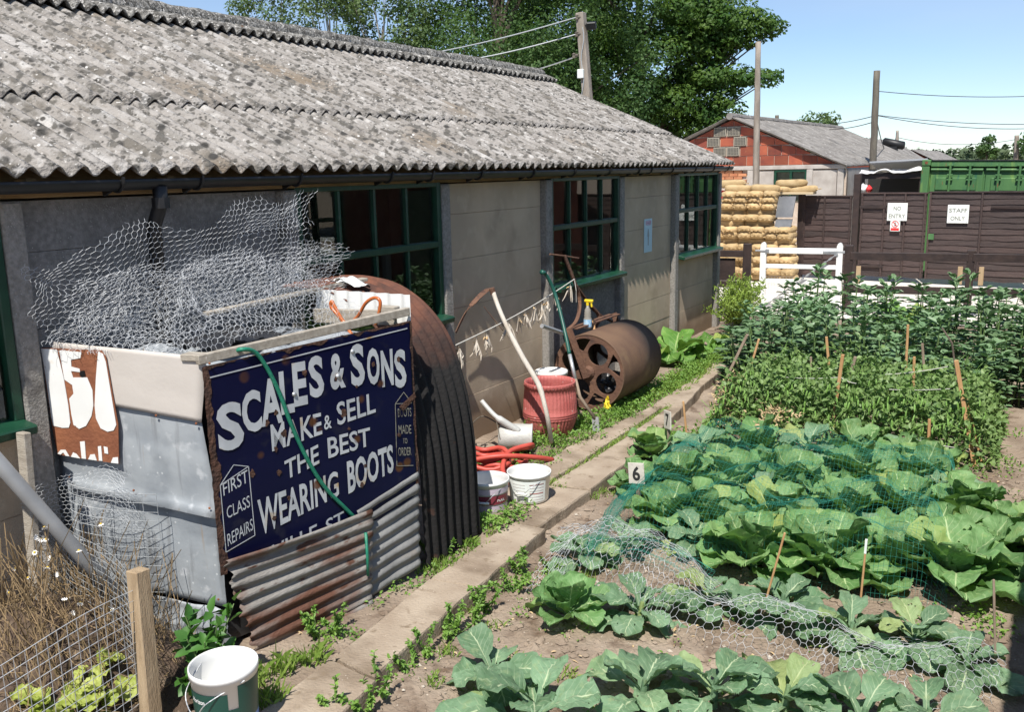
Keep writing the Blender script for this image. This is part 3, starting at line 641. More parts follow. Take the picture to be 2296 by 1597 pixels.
# ================================================================ sandbag wall
def bag_mesh(L_, D_, H_, sd, frill):
    b = MB()
    def fn(u, v):
        a = 6.28319 * u; t = v * 2 - 1
        ce = lambda x, p: math.copysign(abs(x) ** p, x)
        end = max(0.0, 1 - abs(t) ** 5.0) ** .5; end = max(end, .12 if abs(t) < .999 else .0)
        yy = ce(math.cos(a), .58) * D_ / 2 * end; zz = ce(math.sin(a), .62) * H_ / 2 * (end if abs(t) < .93 else end * .5 + .1)
        n = .02 * nz(t * 3 + sd, a) + .01 * nz(t * 8, a * 2, sd)
        return V((t * L_ / 2, yy * (1 + n * 3), zz * (1 + n * 3) - .012 * (1 - t * t)))
    b.grid(fn, 20, 16)
    if frill:
        for sx in (1,):
            b.grid(lambda u, v: V((sx * (L_ / 2 - .015 + v * .055), (u - .5) * D_ * (.75 + .2 * v), -.015 + .018 * math.sin(u * 22 + sd) * v)), 10, 2)
    return b.mesh('sandbag', smooth=True)
bagL = [bag_mesh(.66, .32, .178, q * 7.3, False) for q in range(3)] + [bag_mesh(.655, .31, .176, 31, True)]
bagS = [bag_mesh(.60, .325, .172, 50 + q * 5.1, True) for q in range(3)]
bn = [0]
def bag(x, y, z, header, label):
    o = link('sandbag', rnd.choice(bagS if header else bagL), mSack, None, (x, y, z), (rad(rnd.uniform(-3, 3)), rad(rnd.uniform(-3, 3)), rad((-90 if header else 0) + rnd.uniform(-5, 5))))
    o.scale = (rnd.uniform(1.0, 1.09), rnd.uniform(1.0, 1.09), rnd.uniform(.92, 1.08)); tag(o, label, 'sandbag', 'stacked sandbags'); bn[0] += 1
SY = 20.55; ordn = ['first', 'second', 'third', 'fourth', 'fifth', 'sixth', 'seventh', 'eighth', 'ninth', 'tenth', 'eleventh', 'twelfth', 'thirteenth', 'fourteenth', 'fifteenth', 'sixteenth', 'seventeenth']
rows = 16; RH = .128
for r in range(rows):
    z = .085 + r * RH; top = rows - 1 - r
    header = r in (1, 3, 5, 7, 8, 10, 12, 13, 14); step = .30 if header else .615
    xr = -.40 if r < 9 else -.72 - (r - 9) * -.012
    if r < 9: xr = -.16 - .020 * r
    else: xr = -.78 + .012 * (r - 9)
    xl = -2.45 + .03 * r; xs = []; x = xr - step / 2
    while x > xl: xs.append(x); x -= step
    for i, x in enumerate(xs):
        bag(x, SY - .12 + .03 * r + rnd.uniform(-.015, .015), z, header, f'hessian sandbag in the {ordn[top]} course from top, {ordn[i]} from the right end')
for i, (px, py, lab) in enumerate(((1775, 410, 'plump sandbag topmost on the board right of the sandbag wall'), (1748, 424, 'flat sandbag on the board, left of lower pair'), (1800, 424, 'flat sandbag on the board, right of lower pair'), (1640, 411, 'sandbag lying behind the top course near building corner'))):
    c = onY(px, py, 21.0); bag(c.x, c.y, c.z, False, lab)
c = onY(1775, 433, 21.0); b = MB(); b.box(c, (1.0, .35, .05), ch=.006); single('sack_board', b, mBoard, 'pale board carrying three sandbags beside the wall', 'board', c)
b = MB(); A_, B_ = onY(1752, 440, 20.85), onY(1741, 512, 20.5); A2, B2 = onY(1785, 440, 20.85), onY(1772, 512, 20.5)
ch_ = thing('metal_chute', 'dark grey metal hatch flap sloping beside the sandbags', 'hatch', A_)
m_ = A_.lerp(B_, .66); m2 = A2.lerp(B2, .66)
b.prism([A_ + V((-.06, 0, 0)), A2, m2, m_ + V((-.06, 0, 0))], (0, .04, .01)); part('upper_plate', b, mSlate, ch_)
b = MB(); b.prism([m_ + V((-.05, .02, -.05)), m2 + V((0, .02, -.05)), B2, B_ + V((-.05, 0, 0))], (0, .04, .01)); part('lower_plate', b, mSlate, ch_)
c = onY(1612, 437, 20.9); rs = thing('red_sign', 'red board with yellow letter P showing beside the sandbags', 'sign', c)
b = MB(); b.box(c + V((-.1, .12, 0)), (.42, .02, .20), ch=.004); part('plate', b, mRed, rs)
gl, gf = letter_fit('P', .06, .085, .02); b = MB(); b.add([(c.x - .02 + x, c.y + .108, c.z - .04 + y) for x, y in gl], gf); part('lettering', b, mYel, rs)

# ================================================================ white garden gate and brown rail fence
GA = V((.165, 16.30, 0)); GB = V((1.53, 16.46, 0)); GD = (GB - GA).normalized(); GN = V((GD.y, -GD.x, 0)); GROT = Matrix((GD, V((-GD.y, GD.x, 0)), V((0, 0, 1)))).transposed(); GLen = (GB - GA).length
wg = thing('garden_gate', 'white painted timber garden gate with mesh and diagonal brace', 'gate', GA)
def gp(s, z, o=0.0): return GA + GD * s + GN * o + V((0, 0, z))
for s in (.05, GLen - .05):
    b = MB(); P = [(-.05, .06), (.05, .06), (.05, 1.12), (.03, 1.165), (0, 1.18), (-.03, 1.165), (-.05, 1.12)]; b.prism([gp(s + x, z, .04) for x, z in P], GN * -.08); part('gate_stile', b, mWhite, wg)
for z, h in ((1.03, .10), (.755, .075), (.49, .085), (.17, .10)):
    b = MB(); b.box(gp(GLen / 2, z), (GLen - .2, .05, h), GROT, .006); part('gate_rail', b, mWhite, wg)
b = MB(); wire_edges(b, sqnet(lambda x, y: gp(.1 + x, .12 + y, -.035), GLen - .2, .46, .05, .05), .0016); part('gate_mesh', b, mWire, wg)
b = MB(); p, q = gp(.12, .06, .06), gp(GLen - .08, 1.0, .06); dq = q - p; nn = dq.normalized()
for k in range(26):
    a, c = p + dq * (k / 26), p + dq * ((k + 1) / 26); b.beam(a, c, .034 if k % 2 else .016, .014 if k % 2 else .03, GN)
part('twisted_brace', b, mGalv, wg)
b = MB(); b.box(gp(GLen - .14, 1.02, .035), (.36, .012, .04), GROT, .004); part('hinge_strap', b, mGalv, wg)
b = MB(); b.box(gp(.03, 1.03, .045), (.24, .02, .03), GROT, .004); b.box(gp(.12, 1.03, .05), (.06, .03, .06), GROT, .004); part('latch', b, mGalv, wg)
fence_pts = [(V((-.02, 16.12, 0)), 'rail fence post left of the white gate', 1.16), (gp(GLen + .10, 0), 'stout rail fence post the white gate hangs on', 1.14), (onZ(2215, 690, 0.0) * 1, 'rail fence post standing among broad beans at right', 1.02)]
fence_pts[2] = (V((3.48, 16.75, 0)), fence_pts[2][1], 1.08)
rfp = thing('rail_fence', 'dark brown post and rail fence right of the white gate', 'fence', fence_pts[1][0])
for k, (p, lab, h) in enumerate(fence_pts):
    b = MB(); b.box(p + V((0, 0, h / 2 - .1)), (.135 if k < 2 else .115, .12, h + .2), GROT, .008)
    if k == 0: single('gate_post', b, mCreo2, lab, 'post', p)
    else: tag(part('post', b, mCreo2, rfp), lab)
p1, p2 = fence_pts[1][0], fence_pts[2][0]; p3 = p2 + (p2 - p1) * 1.0
for a, c in ((p1, p2), (p2, p3)):
    for z in (.96, .40): b = MB(); b.beam(a + V((.03, -.05, z)), c + V((-.03, -.05, z)), .045, .13, ch=.006); part('rail', b, mCreo2, rfp)
    b = MB(); L_ = (c - a).length; d = (c - a).normalized(); wire_edges(b, sqnet(lambda x, y: a + d * x + V((0, .03, y)), L_, .42, .075, .075), .0015); part('wire_mesh', b, mWire, rfp)
mPeg = M('raw_timber', (.36, .25, .14), (.46, .34, .21), 6, .85, bump=.3, stretch=(3, 3, .5))
for q, z in ((p1 + V((.17, -.02, 0)), .64), (p2 + V((-.14, -.02, 0)), .66), (p2 + V((.17, -.02, 0)), .66)):
    b = MB(); b.box(q + V((0, 0, z)), (.075, .03, .30), GROT, .004); part('timber_block', b, mPeg, rfp)
lf = thing('rail_fence', 'short brown rail fence with dark board between workshop corner and gate', 'fence', (-.9, 16.0, 0))
pA, pB = V((-1.05, 15.95, 0)), fence_pts[0][0]
for z in (.98, .44): b = MB(); b.beam(pA + V((0, -.04, z)), pB + V((-.05, -.04, z)), .045, .12, ch=.006); part('rail', b, mCreo2, lf)
b = MB(); b.beam(pA + V((.1, 0, .70)), pA + V((.83, .14, .70)), .02, .40, ch=.004); part('board', b, mCreo2, lf)
b = MB(); L_ = (pB - pA).length; d = (pB - pA).normalized(); wire_edges(b, sqnet(lambda x, y: pA + d * x + V((0, .04, y)), L_, .45, .06, .06), .0015); part('wire_mesh', b, mWire, lf)

# ================================================================ poles and wires
def pole(nm, label, p, q, r0, r1, m, bands=()):
    t_ = thing(nm, label, 'pole', p); b = MB(); p = V(p); q = V(q); n = 12
    b.tube([p.lerp(q, k / n) + V((.012 * nz(k * .9, label.__len__()), .012 * nz(k * .8, 3), 0)) for k in range(n + 1)], [r0 + (r1 - r0) * k / n + .006 * nz(k * 2.3, 5) for k in range(n + 1)], 9); part('shaft', b, m, t_, smooth=True); return t_
tp = onY(1302, 28, 15.6); bp_ = onY(1319, 240, 15.6); bp0 = bp_ + (bp_ - tp) * 2.15
up_ = thing('utility_pole', 'square weathered utility pole with floodlight beyond the workshop roof', 'pole', bp0)
b = MB(); b.beam(bp0, tp, .15, .15, V((0, 1, 0)), .012); part('shaft', b, mPole, up_)
for k, (px, py) in enumerate(((1293, 38), (1293, 76), (1287, 124))):
    c = onY(px, py, 15.52); b = MB(); b.tube([c + V((.07, .03, 0)), c], .03, 8); b.lathe([(.0, -.05), (.035, -.04), (.03, 0), (.04, .03), (0, .05)], 10, c); part('insulator', b, mPoleD, up_)
c = onY(1302, 165, 15.5); b = MB(); b.box(c, (.12, .06, .16), ch=.01); part('junction_box', b, mSignW, up_)
b = MB(); b.tube([onY(1306 + 3 * math.sin(k), 60 + k * 15, 15.51) for k in range(12)], .008, 5); part('conduit', b, mCableW, up_)
c = onY(1326, 57, 15.6); b = MB(); b.box(c, (.17, .10, .13), Euler((rad(20), 0, rad(15))).to_matrix(), .012); b.beam(c, c + V((-.16, 0, .02)), .03, .03); part('floodlight', b, mBlack, up_)
for k, (a, e) in enumerate((((1293, 38), (890, 121)), ((1293, 76), (965, 136)), ((1287, 128), (1120, 160)))):
    A_ = onY(*a, 15.52); E_ = onX(*e, -4.5 - .3 * k); E2 = A_ + (E_ - A_) * 1.35; b = MB()
    b.tube([A_.lerp(E2, i / 14) + V((0, 0, -.10 * math.sin(math.pi * i / 14))) for i in range(15)], .011, 5)
    single('overhead_wire', b, mCableW, ['top wire running left from the square utility pole', 'middle wire running left from the square utility pole', 'bottom wire running left from the square utility pole'][k], 'wire', A_, 'wires over the workshop roof')
pole('timber_pole', 'slim bleached timber pole standing before the red gable', onY(1692, 600, 24.4) * 1, onY(1700, 93, 24.4), .098, .068, mPole)
p3_ = onY(1966, 158, 27.5); pole('timber_pole', 'dark two tone timber pole with overhead wires behind the yard', onY(1954, 440, 27.5), p3_, .098, .085, mPoleD)
pole('timber_pole', 'short dark pole stub above the red hut roof', onY(1742, 330, 40), onY(1742, 258, 40), .09, .08, mPoleD)
pole('timber_pole', 'small distant pole beside the roof ventilator', onY(2011, 350, 60), onY(2012, 292, 60), .12, .08, mPole)
pole('timber_pole', 'distant pole above the timber stack at right', onY(2278, 360, 60), onY(2280, 303, 60), .14, .12, mPole)
def wire(label, a, ya, e, ye, sag, r=.012):
    A_ = onY(*a, ya); E_ = onY(*e, ye); b = MB(); b.tube([A_.lerp(E_, i / 16) + V((0, 0, -sag * 4 * (i / 16) * (1 - i / 16))) for i in range(17)], r, 4); single('overhead_wire', b, mCable, label, 'wire', A_, 'wires from the dark pole')
wire('upper wire running right from the dark pole', (1968, 204), 27.5, (2420, 209), 30, .12)
wire('doubled lower wire running right from the dark pole, top strand', (1968, 258), 27.5, (2420, 275), 30, .12); wire('doubled lower wire running right from the dark pole, bottom strand', (1968, 259), 27.5, (2420, 281), 30, .2)
wire('wire running left from the dark pole towards the birch, upper', (1962, 259), 27.5, (1860, 278), 30, .03); wire('wire running left from the dark pole towards the birch, lower', (1962, 272), 27.5, (1860, 290), 30, .05)
wire('slack cable looping from dark pole to small distant pole', (1966, 270), 27.5, (2011, 297), 58, 1.0, .016); wire('thin wire from small distant pole to the right edge pole', (2012, 308), 60, (2280, 312), 60, .35, .02)
# ================================================================ trees
def leafmat(name, c1, c2, t, sc=1.2, rough=.55, k=.32): return M(name, c1, c2, sc, rough, lohi=(.35, .65), trans=(t, k), spec=.35)
mSyc = leafmat('sycamore_leaf', (.036, .095, .017), (.095, .165, .027), (.15, .27, .035)); mBirch = leafmat('birch_leaf', (.060, .120, .040), (.125, .185, .065), (.18, .27, .07)); mElm = leafmat('dark_leaf', (.030, .080, .018), (.080, .145, .040), (.13, .23, .045))
mBark = M('bark', (.085, .065, .05), (.13, .105, .08), 6, .95, bump=.8); mBarkW = M('birch_bark', (.42, .40, .36), (.16, .14, .12), 5, .9, bump=.3)
def leafquad(b, c, n, size, roll, asp=.62):
    n = n.normalized(); u = n.orthogonal().normalized(); v = n.cross(u); a = u * math.cos(roll) + v * math.sin(roll); d = n.cross(a)
    o = len(b.v); h = size / 2
    for p in (c - a * h, c + d * h * asp - n * h * .18, c + a * h, c - d * h * asp - n * h * .18): b.v.append((p.x, p.y, p.z)); b.uv.append((0, 0))
    b.f.append((o, o + 1, o + 2, o + 3))
def rdir(up=0.0):
    while True:
        v = V((rnd.uniform(-1, 1), rnd.uniform(-1, 1), rnd.uniform(-1, 1)))
        if .05 < v.length < 1: v.normalize(); v.z += up; return v.normalized()
def clump(b, c, r, flat, n, size, up=.55, droop=0.0):
    for _ in range(n):
        d = rdir(); q = rnd.uniform(.35, 1.0) ** .5
        p = c + V((d.x * r, d.y * r, d.z * r * flat)) * q
        if droop: p.z -= droop * rnd.random() ** 2
        leafquad(b, p, (d * 1.0 + V((0, 0, .5)) + rdir() * .8), size * rnd.uniform(.65, 1.25), rnd.uniform(0, 6.28))
def tree(name, label, base, height, crowns, leaf, mat, bark, nclump, nleaf, cr, flat=.55, trunk_r=.3, limbs=7, droop=0.0, extra=()):
    base = V(base); t_ = thing(name, label, 'tree', base, 'trees beyond the workshop')
    b = MB(); cs = []
    tot = sum(c[1].x * c[1].y * c[1].z for c in crowns)
    for ctr, rr in crowns:
        n = max(3, int(nclump * (rr.x * rr.y * rr.z / tot)))
        for _ in range(n):
            d = rdir(); q = rnd.uniform(.45, 1.0) ** .45
            cs.append((V(ctr) + V((d.x * rr.x, d.y * rr.y, d.z * rr.z)) * q, cr * rnd.uniform(.65, 1.3)))
    for p, r in extra: cs.append((V(p), r * 1.2)); cs.append((V(p) + V((rnd.uniform(-.5, .3), rnd.uniform(-.4, .4), rnd.uniform(-.2, .3))), r * .8))
    for p, r in cs: clump(b, p, r, flat, int(nleaf * (r / cr) ** 2), leaf, droop=droop)
    part('crown', b, mat, t_)
    b = MB(); top = base + V((0, 0, height * .8)); n = 8
    b.tube([base.lerp(top, k / n) + V((.25 * nz(k * .7, base.x), .25 * nz(k * .6, base.y), 0)) * (k / n) for k in range(n + 1)], [trunk_r * (1 - .75 * k / n) for k in range(n + 1)], 8); part('trunk', b, bark, t_)
    b = MB(); pick = rnd.sample(cs, min(limbs * 4, len(cs))) + [(V(p), r) for p, r in extra]
    for p, r in pick:
        s = base + V((0, 0, max(.2, min(height * .7, (p.z - base.z) * .62)))); mid = s.lerp(p, .5) + V((0, 0, -.25 * (p - s).length * .25))
        b.tube([s, s.lerp(mid, .6), mid, mid.lerp(p, .6), p], [trunk_r * .26, trunk_r * .18, trunk_r * .12, trunk_r * .07, .012], 5)
    part('limb', b, bark, t_); return t_
# sycamore at the end of the workshop, its boughs reaching out right over the red hut
yS = 33.0; cS = onY(1480, 60, yS)
tree('sycamore_tree', 'large dense sycamore behind the utility pole, boughs reaching right', (cS.x - .8, yS, 0), 13, [(V((cS.x - 2.4, yS, 7.3)), V((4.7, 4.0, 6.2))), (V((cS.x - .9, yS - .5, 9.4)), V((3.2, 3.0, 3.2))), (V((cS.x - 2.6, yS - 1.0, 4.4)), V((3.7, 3.0, 2.6)))],
     .165, mSyc, mBark, 300, 300, .85, .5, .34, 6,
     extra=[(onY(px, py, yS + dy), r) for px, py, dy, r in ((1725, 62, 0, .55), (1690, 68, .3, .8), (1660, 50, 0, .9), (1630, 75, .2, .8), (1600, 60, 0, .9), (1715, 178, 0, .55), (1690, 172, .2, .6), (1650, 168, 0, .7), (1620, 175, .1, .7), (1650, 262, 0, .45), (1632, 240, 0, .6), (1600, 215, 0, .7), (1610, 135, .3, .6), (1590, 120, 0, .8), (1575, 250, 0, .7), (1560, 285, 0, .6), (1640, 20, 0, .8), (1620, 110, .5, .5), (1748, 58, 0, .3), (1735, 172, 0, .3), (1560, 150, 0, .8), (1545, 200, .3, .8), (1530, 240, 0, .8), (1660, 275, 0, .3), (1700, 40, .3, .6), (1675, 90, 0, .5), (1645, 95, 0, .6), (1580, 90, .4, .9), (1570, 180, 0, .8), (1600, 170, -.3, .7), (1630, 195, 0, .5), (1590, 265, 0, .6), (1615, 285, 0, .4), (1540, 290, 0, .7), (1550, 110, 0, .9), (1555, 40, 0, 1.0), (1590, 20, 0, .9))])
yE = 27.0; cE = onY(1120, 40, yE)
tree('weeping_tree', 'tall dark weeping tree behind the workshop ridge', (cE.x, yE, 0), 12, [(V((cE.x, yE, 7.4)), V((3.4, 2.6, 4.6))), (V((cE.x - 1.4, yE + .8, 6.0)), V((2.6, 2.4, 3.0))), (V((cE.x + 2.6, yE + .5, 6.6)), V((2.6, 2.4, 4.2)))],
     .125, mElm, mBark, 240, 300, .72, .8, .30, 9, droop=.7)
yB = 25.0
for (px, py, lab, rx, rz_, nc, hh) in ((610, 60, 'pale green birch leftmost above the workshop ridge', 1.15, 1.9, 46, 7.6), (735, 40, 'slender white stemmed birch second from left above the ridge', 1.35, 2.4, 52, 9.5), (850, 55, 'birch between the slender birch and weeping tree', 1.6, 2.6, 62, 9.0)):
    c = onY(px, py, yB); tree('birch_tree', lab, (c.x + .1, yB, 0), hh, [(V((c.x, yB, c.z + .2)), V((rx, 1.2, rz_))), (V((c.x + .3, yB, c.z + 1.8)), V((rx * .7, 1.0, rz_ * .8)))], .12, mBirch, mBarkW, nc, 170, .55, .8, .11, 6, droop=.3)
c = onY(1832, 285, 42); tree('birch_tree', 'small birch rising behind the red block hut roof', (c.x, 42, 0), 4.2, [(V((c.x, 42, c.z - .15)), V((1.05, .9, .75)))], .16, mBirch, mBarkW, 34, 60, .42, .8, .10, 5)
c = onY(2215, 335, 90); tree('young_tree', 'small feathery tree above the container roof at right', (c.x, 90, 0), 4.6, [(V((c.x, 90, c.z + .1)), V((.7, .7, 1.0)))], .3, mElm, mBark, 22, 40, .42, .8, .09, 4)
c = onY(2305, 320, 60); tree('young_tree', 'dark leafy tree cut by the right picture edge', (c.x + .3, 60, 0), 4.6, [(V((c.x + .4, 60, c.z - .1)), V((.9, .9, .7)))], .26, mElm, mBark, 20, 40, .5, .8, .10, 4)
# far wood on the horizon
b = MB()
for k in range(420):
    x = rnd.uniform(-120, 150); y = rnd.uniform(255, 330); h = 5.4 + 1.6 * nz(x * .06, 4) + 1.2 * nz(x * .23, 9)
    for j in range(2): clump(b, V((x + rnd.uniform(-2, 2), y, h - 1.2 - 2.4 * j)), 3.0, .75, 34, 1.5)
struct('far_woodland', b, M('far_leaf', (.045, .075, .035), (.085, .115, .05), .12, .8), 'distant green wood along the horizon', kind='stuff')
mb = MB(); mb.grid(lambda u, v: (-400 + 800 * u, 240 + 500 * v, -.02 + 5.5 * sm(0, .5, v)), 20, 8); struct('hill', mb, M('pasture', (.06, .10, .03), (.09, .12, .045), .05, .95))
# ================================================================ vegetable beds
def veinmat(name, c1, c2, vein, t, k=9.0, vw=.42, rough=.58):
    m = M(name, c1, c2, 5.0, rough, lay=[('n', (c2[0] * 1.15, c2[1] * 1.0, c2[2] * .9), 17, .58, .70)], rv=.22, bump=.5, bsc=45, spec=.35, trans=(t, .24))
    tr = m.node_tree; L = tr.links.new; b = tr.nodes['Principled BSDF']; src = b.inputs['Base Color'].links[0].from_socket
    uv = nd(tr, 'ShaderNodeTexCoord').outputs['UV']; sp = nd(tr, 'ShaderNodeSeparateXYZ'); L(uv, sp.inputs[0])
    def mth(op, a, c=None, d=None):
        n = nd(tr, 'ShaderNodeMath', operation=op)
        for i, q in enumerate((a, c, d)):
            if q is None: continue
            if isinstance(q, (int, float)): n.inputs[i].default_value = q
            else: L(q, n.inputs[i])
        return n.outputs[0]
    u = mth('ABSOLUTE', mth('SUBTRACT', sp.outputs[0], .5)); y = sp.outputs[1]
    mid = nd(tr, 'ShaderNodeMapRange'); L(u, mid.inputs[0]); L(mth('MULTIPLY_ADD', y, -.030, .045), mid.inputs[1]); mid.inputs[2].default_value = .008; mid.inputs[3].default_value = 0; mid.inputs[4].default_value = 1
    ph = mth('FRACT', mth('MULTIPLY', mth('MULTIPLY_ADD', mth('POWER', u, .8), -.55, y), k))
    side = nd(tr, 'ShaderNodeMapRange'); L(mth('ABSOLUTE', mth('SUBTRACT', ph, .5)), side.inputs[0]); side.inputs[1].default_value = vw; side.inputs[2].default_value = .49
    fac = mth('MAXIMUM', mid.outputs[0], mth('MULTIPLY', side.outputs[0], mth('MULTIPLY_ADD', u, -1.0, .62)))
    x = nd(tr, 'ShaderNodeMix', data_type='RGBA'); L(fac, x.inputs[0]); L(src, x.inputs[6]); x.inputs[7].default_value = rgb(vein); oi = nd(tr, 'ShaderNodeObjectInfo'); yr = nd(tr, 'ShaderNodeMapRange'); yr.inputs[1].default_value = .88; yr.inputs[2].default_value = 1.0; yr.inputs[4].default_value = .65; L(oi.outputs['Random'], yr.inputs[0])
    x2 = nd(tr, 'ShaderNodeMix', data_type='RGBA'); L(yr.outputs[0], x2.inputs[0]); L(x.outputs[2], x2.inputs[6]); x2.inputs[7].default_value = (.36, .38, .10, 1); L(x2.outputs[2], b.inputs['Base Color'])
    # holes eaten by slugs and caterpillars
    nz_ = nd(tr, 'ShaderNodeTexNoise'); nz_.inputs['Scale'].default_value = 24; nz_.inputs['Detail'].default_value = 1.5; L(nd(tr, 'ShaderNodeNewGeometry').outputs['Position'], nz_.inputs['Vector'])
    hl = mth('MULTIPLY', mth('GREATER_THAN', nz_.outputs[0], .70), mth('GREATER_THAN', u, .06)); out = tr.nodes['Material Output']; shd = out.inputs[0].links[0].from_socket
    tp_ = nd(tr, 'ShaderNodeBsdfTransparent'); ms = nd(tr, 'ShaderNodeMixShader'); L(hl, ms.inputs[0]); L(shd, ms.inputs[1]); L(tp_.outputs[0], ms.inputs[2]); L(ms.outputs[0], out.inputs[0]); return m
mCabA = veinmat('cabbage_leaf', (.105, .225, .070), (.180, .315, .125), (.42, .53, .27), (.22, .44, .08)); mCabB = veinmat('sprout_leaf', (.115, .210, .108), (.190, .305, .178), (.46, .54, .34), (.20, .38, .11), 8)
mYellowLeaf = M('yellowed_leaf', (.45, .36, .06), (.55, .44, .14), 9, .6)
def cab_leaf(L_, W_, e0, bend, cup, wav, sd, nu=12, nv=14, stalk=.17):
    b = MB(); xs = [(0.0, 0.0)]; e = e0
    for k in range(nv): e = e0 - bend * ((k + .5) / nv) ** 1.4; xs.append((xs[-1][0] + math.cos(e) * L_ / nv, xs[-1][1] + math.sin(e) * L_ / nv))
    def fn(u, v):
        i = min(nv, int(round(v * nv))); x, z = xs[i]; e = e0 - bend * v ** 1.4
        if v < stalk: w_ = .022 + .012 * v
        else:
            s = (v - stalk) / (1 - stalk); w_ = .024 + W_ / 2 * (s ** .42) * max(0, 1 - s ** 3.6) ** .5 * 1.12
        t = (u - .5) * 2; w_ *= 1 + .13 * nz(v * 6, sd, t) + .10 * nz(v * 17, sd, t * 2)
        up = cup * w_ * abs(t) ** 1.6 + wav * t * t * math.sin(v * 19 + sd + (2 if t > 0 else 0)) * sm(.25, .5, v) + (.026 * nz(v * 9, t * 4, sd) + .018 * nz(v * 20, t * 8, sd)) * sm(.2, .4, v) - (.006 if abs(t) < .1 else 0)
        return V((x - math.sin(e) * up, t * w_ * (1 - .18 * abs(t) * cup), z + math.cos(e) * up))
    b.grid(fn, nu, nv); return b.mesh('leaf', smooth=True)
LT = [cab_leaf(.40, .33, rad(80), rad(14 + 28 * (q % 3)), .36, .022, q * 3.1) for q in range(6)]     # tall, cupped cabbage leaves
LO = [cab_leaf(.36, .25, rad(52), rad(50 + 20 * (q % 3)), .22, .012, 40 + q * 2.3, stalk=.30) for q in range(6)]  # open sprout leaves on long stalks
LH = [cab_leaf(.20, .19, rad(84), rad(-35), .75, .012, 70 + q * 1.9) for q in range(3)]               # hearted centre leaves
for me in LT + LH: me.materials.append(mCabA)
for me in LO: me.materials.append(mCabB)
def cabbage(px, py, label, style='tall', size=1.0, n=13, loc=None, yellow=False):
    p = V(loc) if loc else onZ(px, py, -.09); p.z = gz(p.x, p.y) - .015
    t_ = thing('cabbage_plant' if style == 'tall' else 'sprout_plant', label, 'cabbage', p, 'cabbages in the beds')
    a0 = rnd.uniform(0, 6.28)
    st = MB(); st.tube([p + V((0, 0, -.03)), p + V((0, 0, .07 * size)), p + V((.01, .01, (.10 if style == 'tall' else .17) * size))], [.022, .020, .012], 7); part('stem', st, mCabB, t_)
    for k in range(n):
        f = k / n; az = a0 + k * 2.399 + rnd.uniform(-.2, .2)
        if style == 'tall': me = rnd.choice(LT); tilt = rad(0 + 58 * (1 - f) ** 1.15 + rnd.uniform(-13, 13)); zz = .03 + .10 * f; sc_ = size * (1.0 - .12 * f) * rnd.uniform(.85, 1.08)
        else: me = rnd.choice(LO); tilt = rad(-8 + 46 * (1 - f) + rnd.uniform(-12, 12)); zz = .05 + .10 * f; sc_ = size * rnd.uniform(.75, 1.12) * (1 - .35 * f)
        if style == 'tall' and k >= n - 3: me = rnd.choice(LH); tilt = rad(4); sc_ = size * .95
        o = link('leaf', me, None, t_, (.012 * math.cos(az), .012 * math.sin(az), zz * size), (0, 0, 0))
        o.rotation_euler = (Matrix.Rotation(az, 3, 'Z') @ Matrix.Rotation(tilt, 3, 'Y') @ Matrix.Rotation(rad(rnd.uniform(-14, 14)), 3, 'X')).to_euler(); o.scale = (sc_, sc_ * rnd.uniform(.85, 1.1), sc_)
    return t_
W = ['leftmost', 'second from left', 'third from left', 'fourth from left', 'fifth from left', 'sixth from left', 'seventh from left']
rowA = [(1105, 1540, .9), (1205, 1640, 1.15), (1440, 1590, 1.05), (1600, 1585, 1.0), (1760, 1600, .95), (1930, 1660, 1.15), (2075, 1640, .9)]
for i, (x, y, s) in enumerate(rowA): cabbage(x, y, f'open leafy sprout plant in the nearest row, {W[i]}', 'open', s * rnd.uniform(.92, 1.12), 9)
rowB = [(1275, 1385, 1.02), (1435, 1395, .80), (1590, 1365, .85), (1750, 1385, .88), (1905, 1440, .78), (2050, 1455, .80), (2165, 1510, .72)]
for i, (x, y, s) in enumerate(rowB): cabbage(x, y, f'low cabbage beside or under the wire netting, {W[i]}', 'open' if i else 'tall', s * 1.15 if i else .70, 11 if i else 15)
cabbage(1310, 1262, 'blue green cabbage under the tented netting, left', 'open', .8, 9); cabbage(1395, 1240, 'blue green cabbage under the tented netting, right', 'open', .85, 9)
rowC = [(1690, 1280, 1.0), (1850, 1295, 1.10), (2000, 1290, .98), (2145, 1320, 1.05)]
for i, (x, y, s) in enumerate(rowC): cabbage(x, y, f'tall hearted cabbage just behind the wire netting, {W[i]}', 'tall', s * .98, 20)
rowD = [(1490, 1185, .85), (1600, 1190, .95), (1745, 1190, 1.0), (1890, 1180, 1.0), (2030, 1170, .92), (2170, 1185, 1.0), (2262, 1225, .85)]
for i, (x, y, s) in enumerate(rowD): cabbage(x, y, f'tall cabbage under green net in line with sign 6, {W[i]}', 'tall', s * .95, 19)
rowE = [(1430, 1105, .70), (1520, 1110, .88), (1640, 1105, .95), (1780, 1100, .95), (1920, 1095, .98), (2060, 1090, .92)]
for i, (x, y, s) in enumerate(rowE): cabbage(x, y, f'cabbage under green net midway to the peas, {W[i]}', 'tall', s * .98, 18)
rowF = [(1470, 1030, .72), (1570, 1040, .90), (1690, 1035, .90), (1810, 1035, .95), (1930, 1040, .92), (2040, 1045, .8)]
for i, (x, y, s) in enumerate(rowF): cabbage(x, y, f'pale cabbage in the row against the peas, {W[i]}', 'open' if i % 2 else 'tall', s * (1.25 if i % 2 else 1.1), 13)
fill = [(1560, 1235), (1690, 1230), (1820, 1235), (1955, 1230), (2090, 1240), (2205, 1255), (1700, 1145), (1850, 1135), (1985, 1130), (2110, 1125), (1600, 1068), (1745, 1066), (1880, 1062), (2000, 1064), (2110, 1075)]
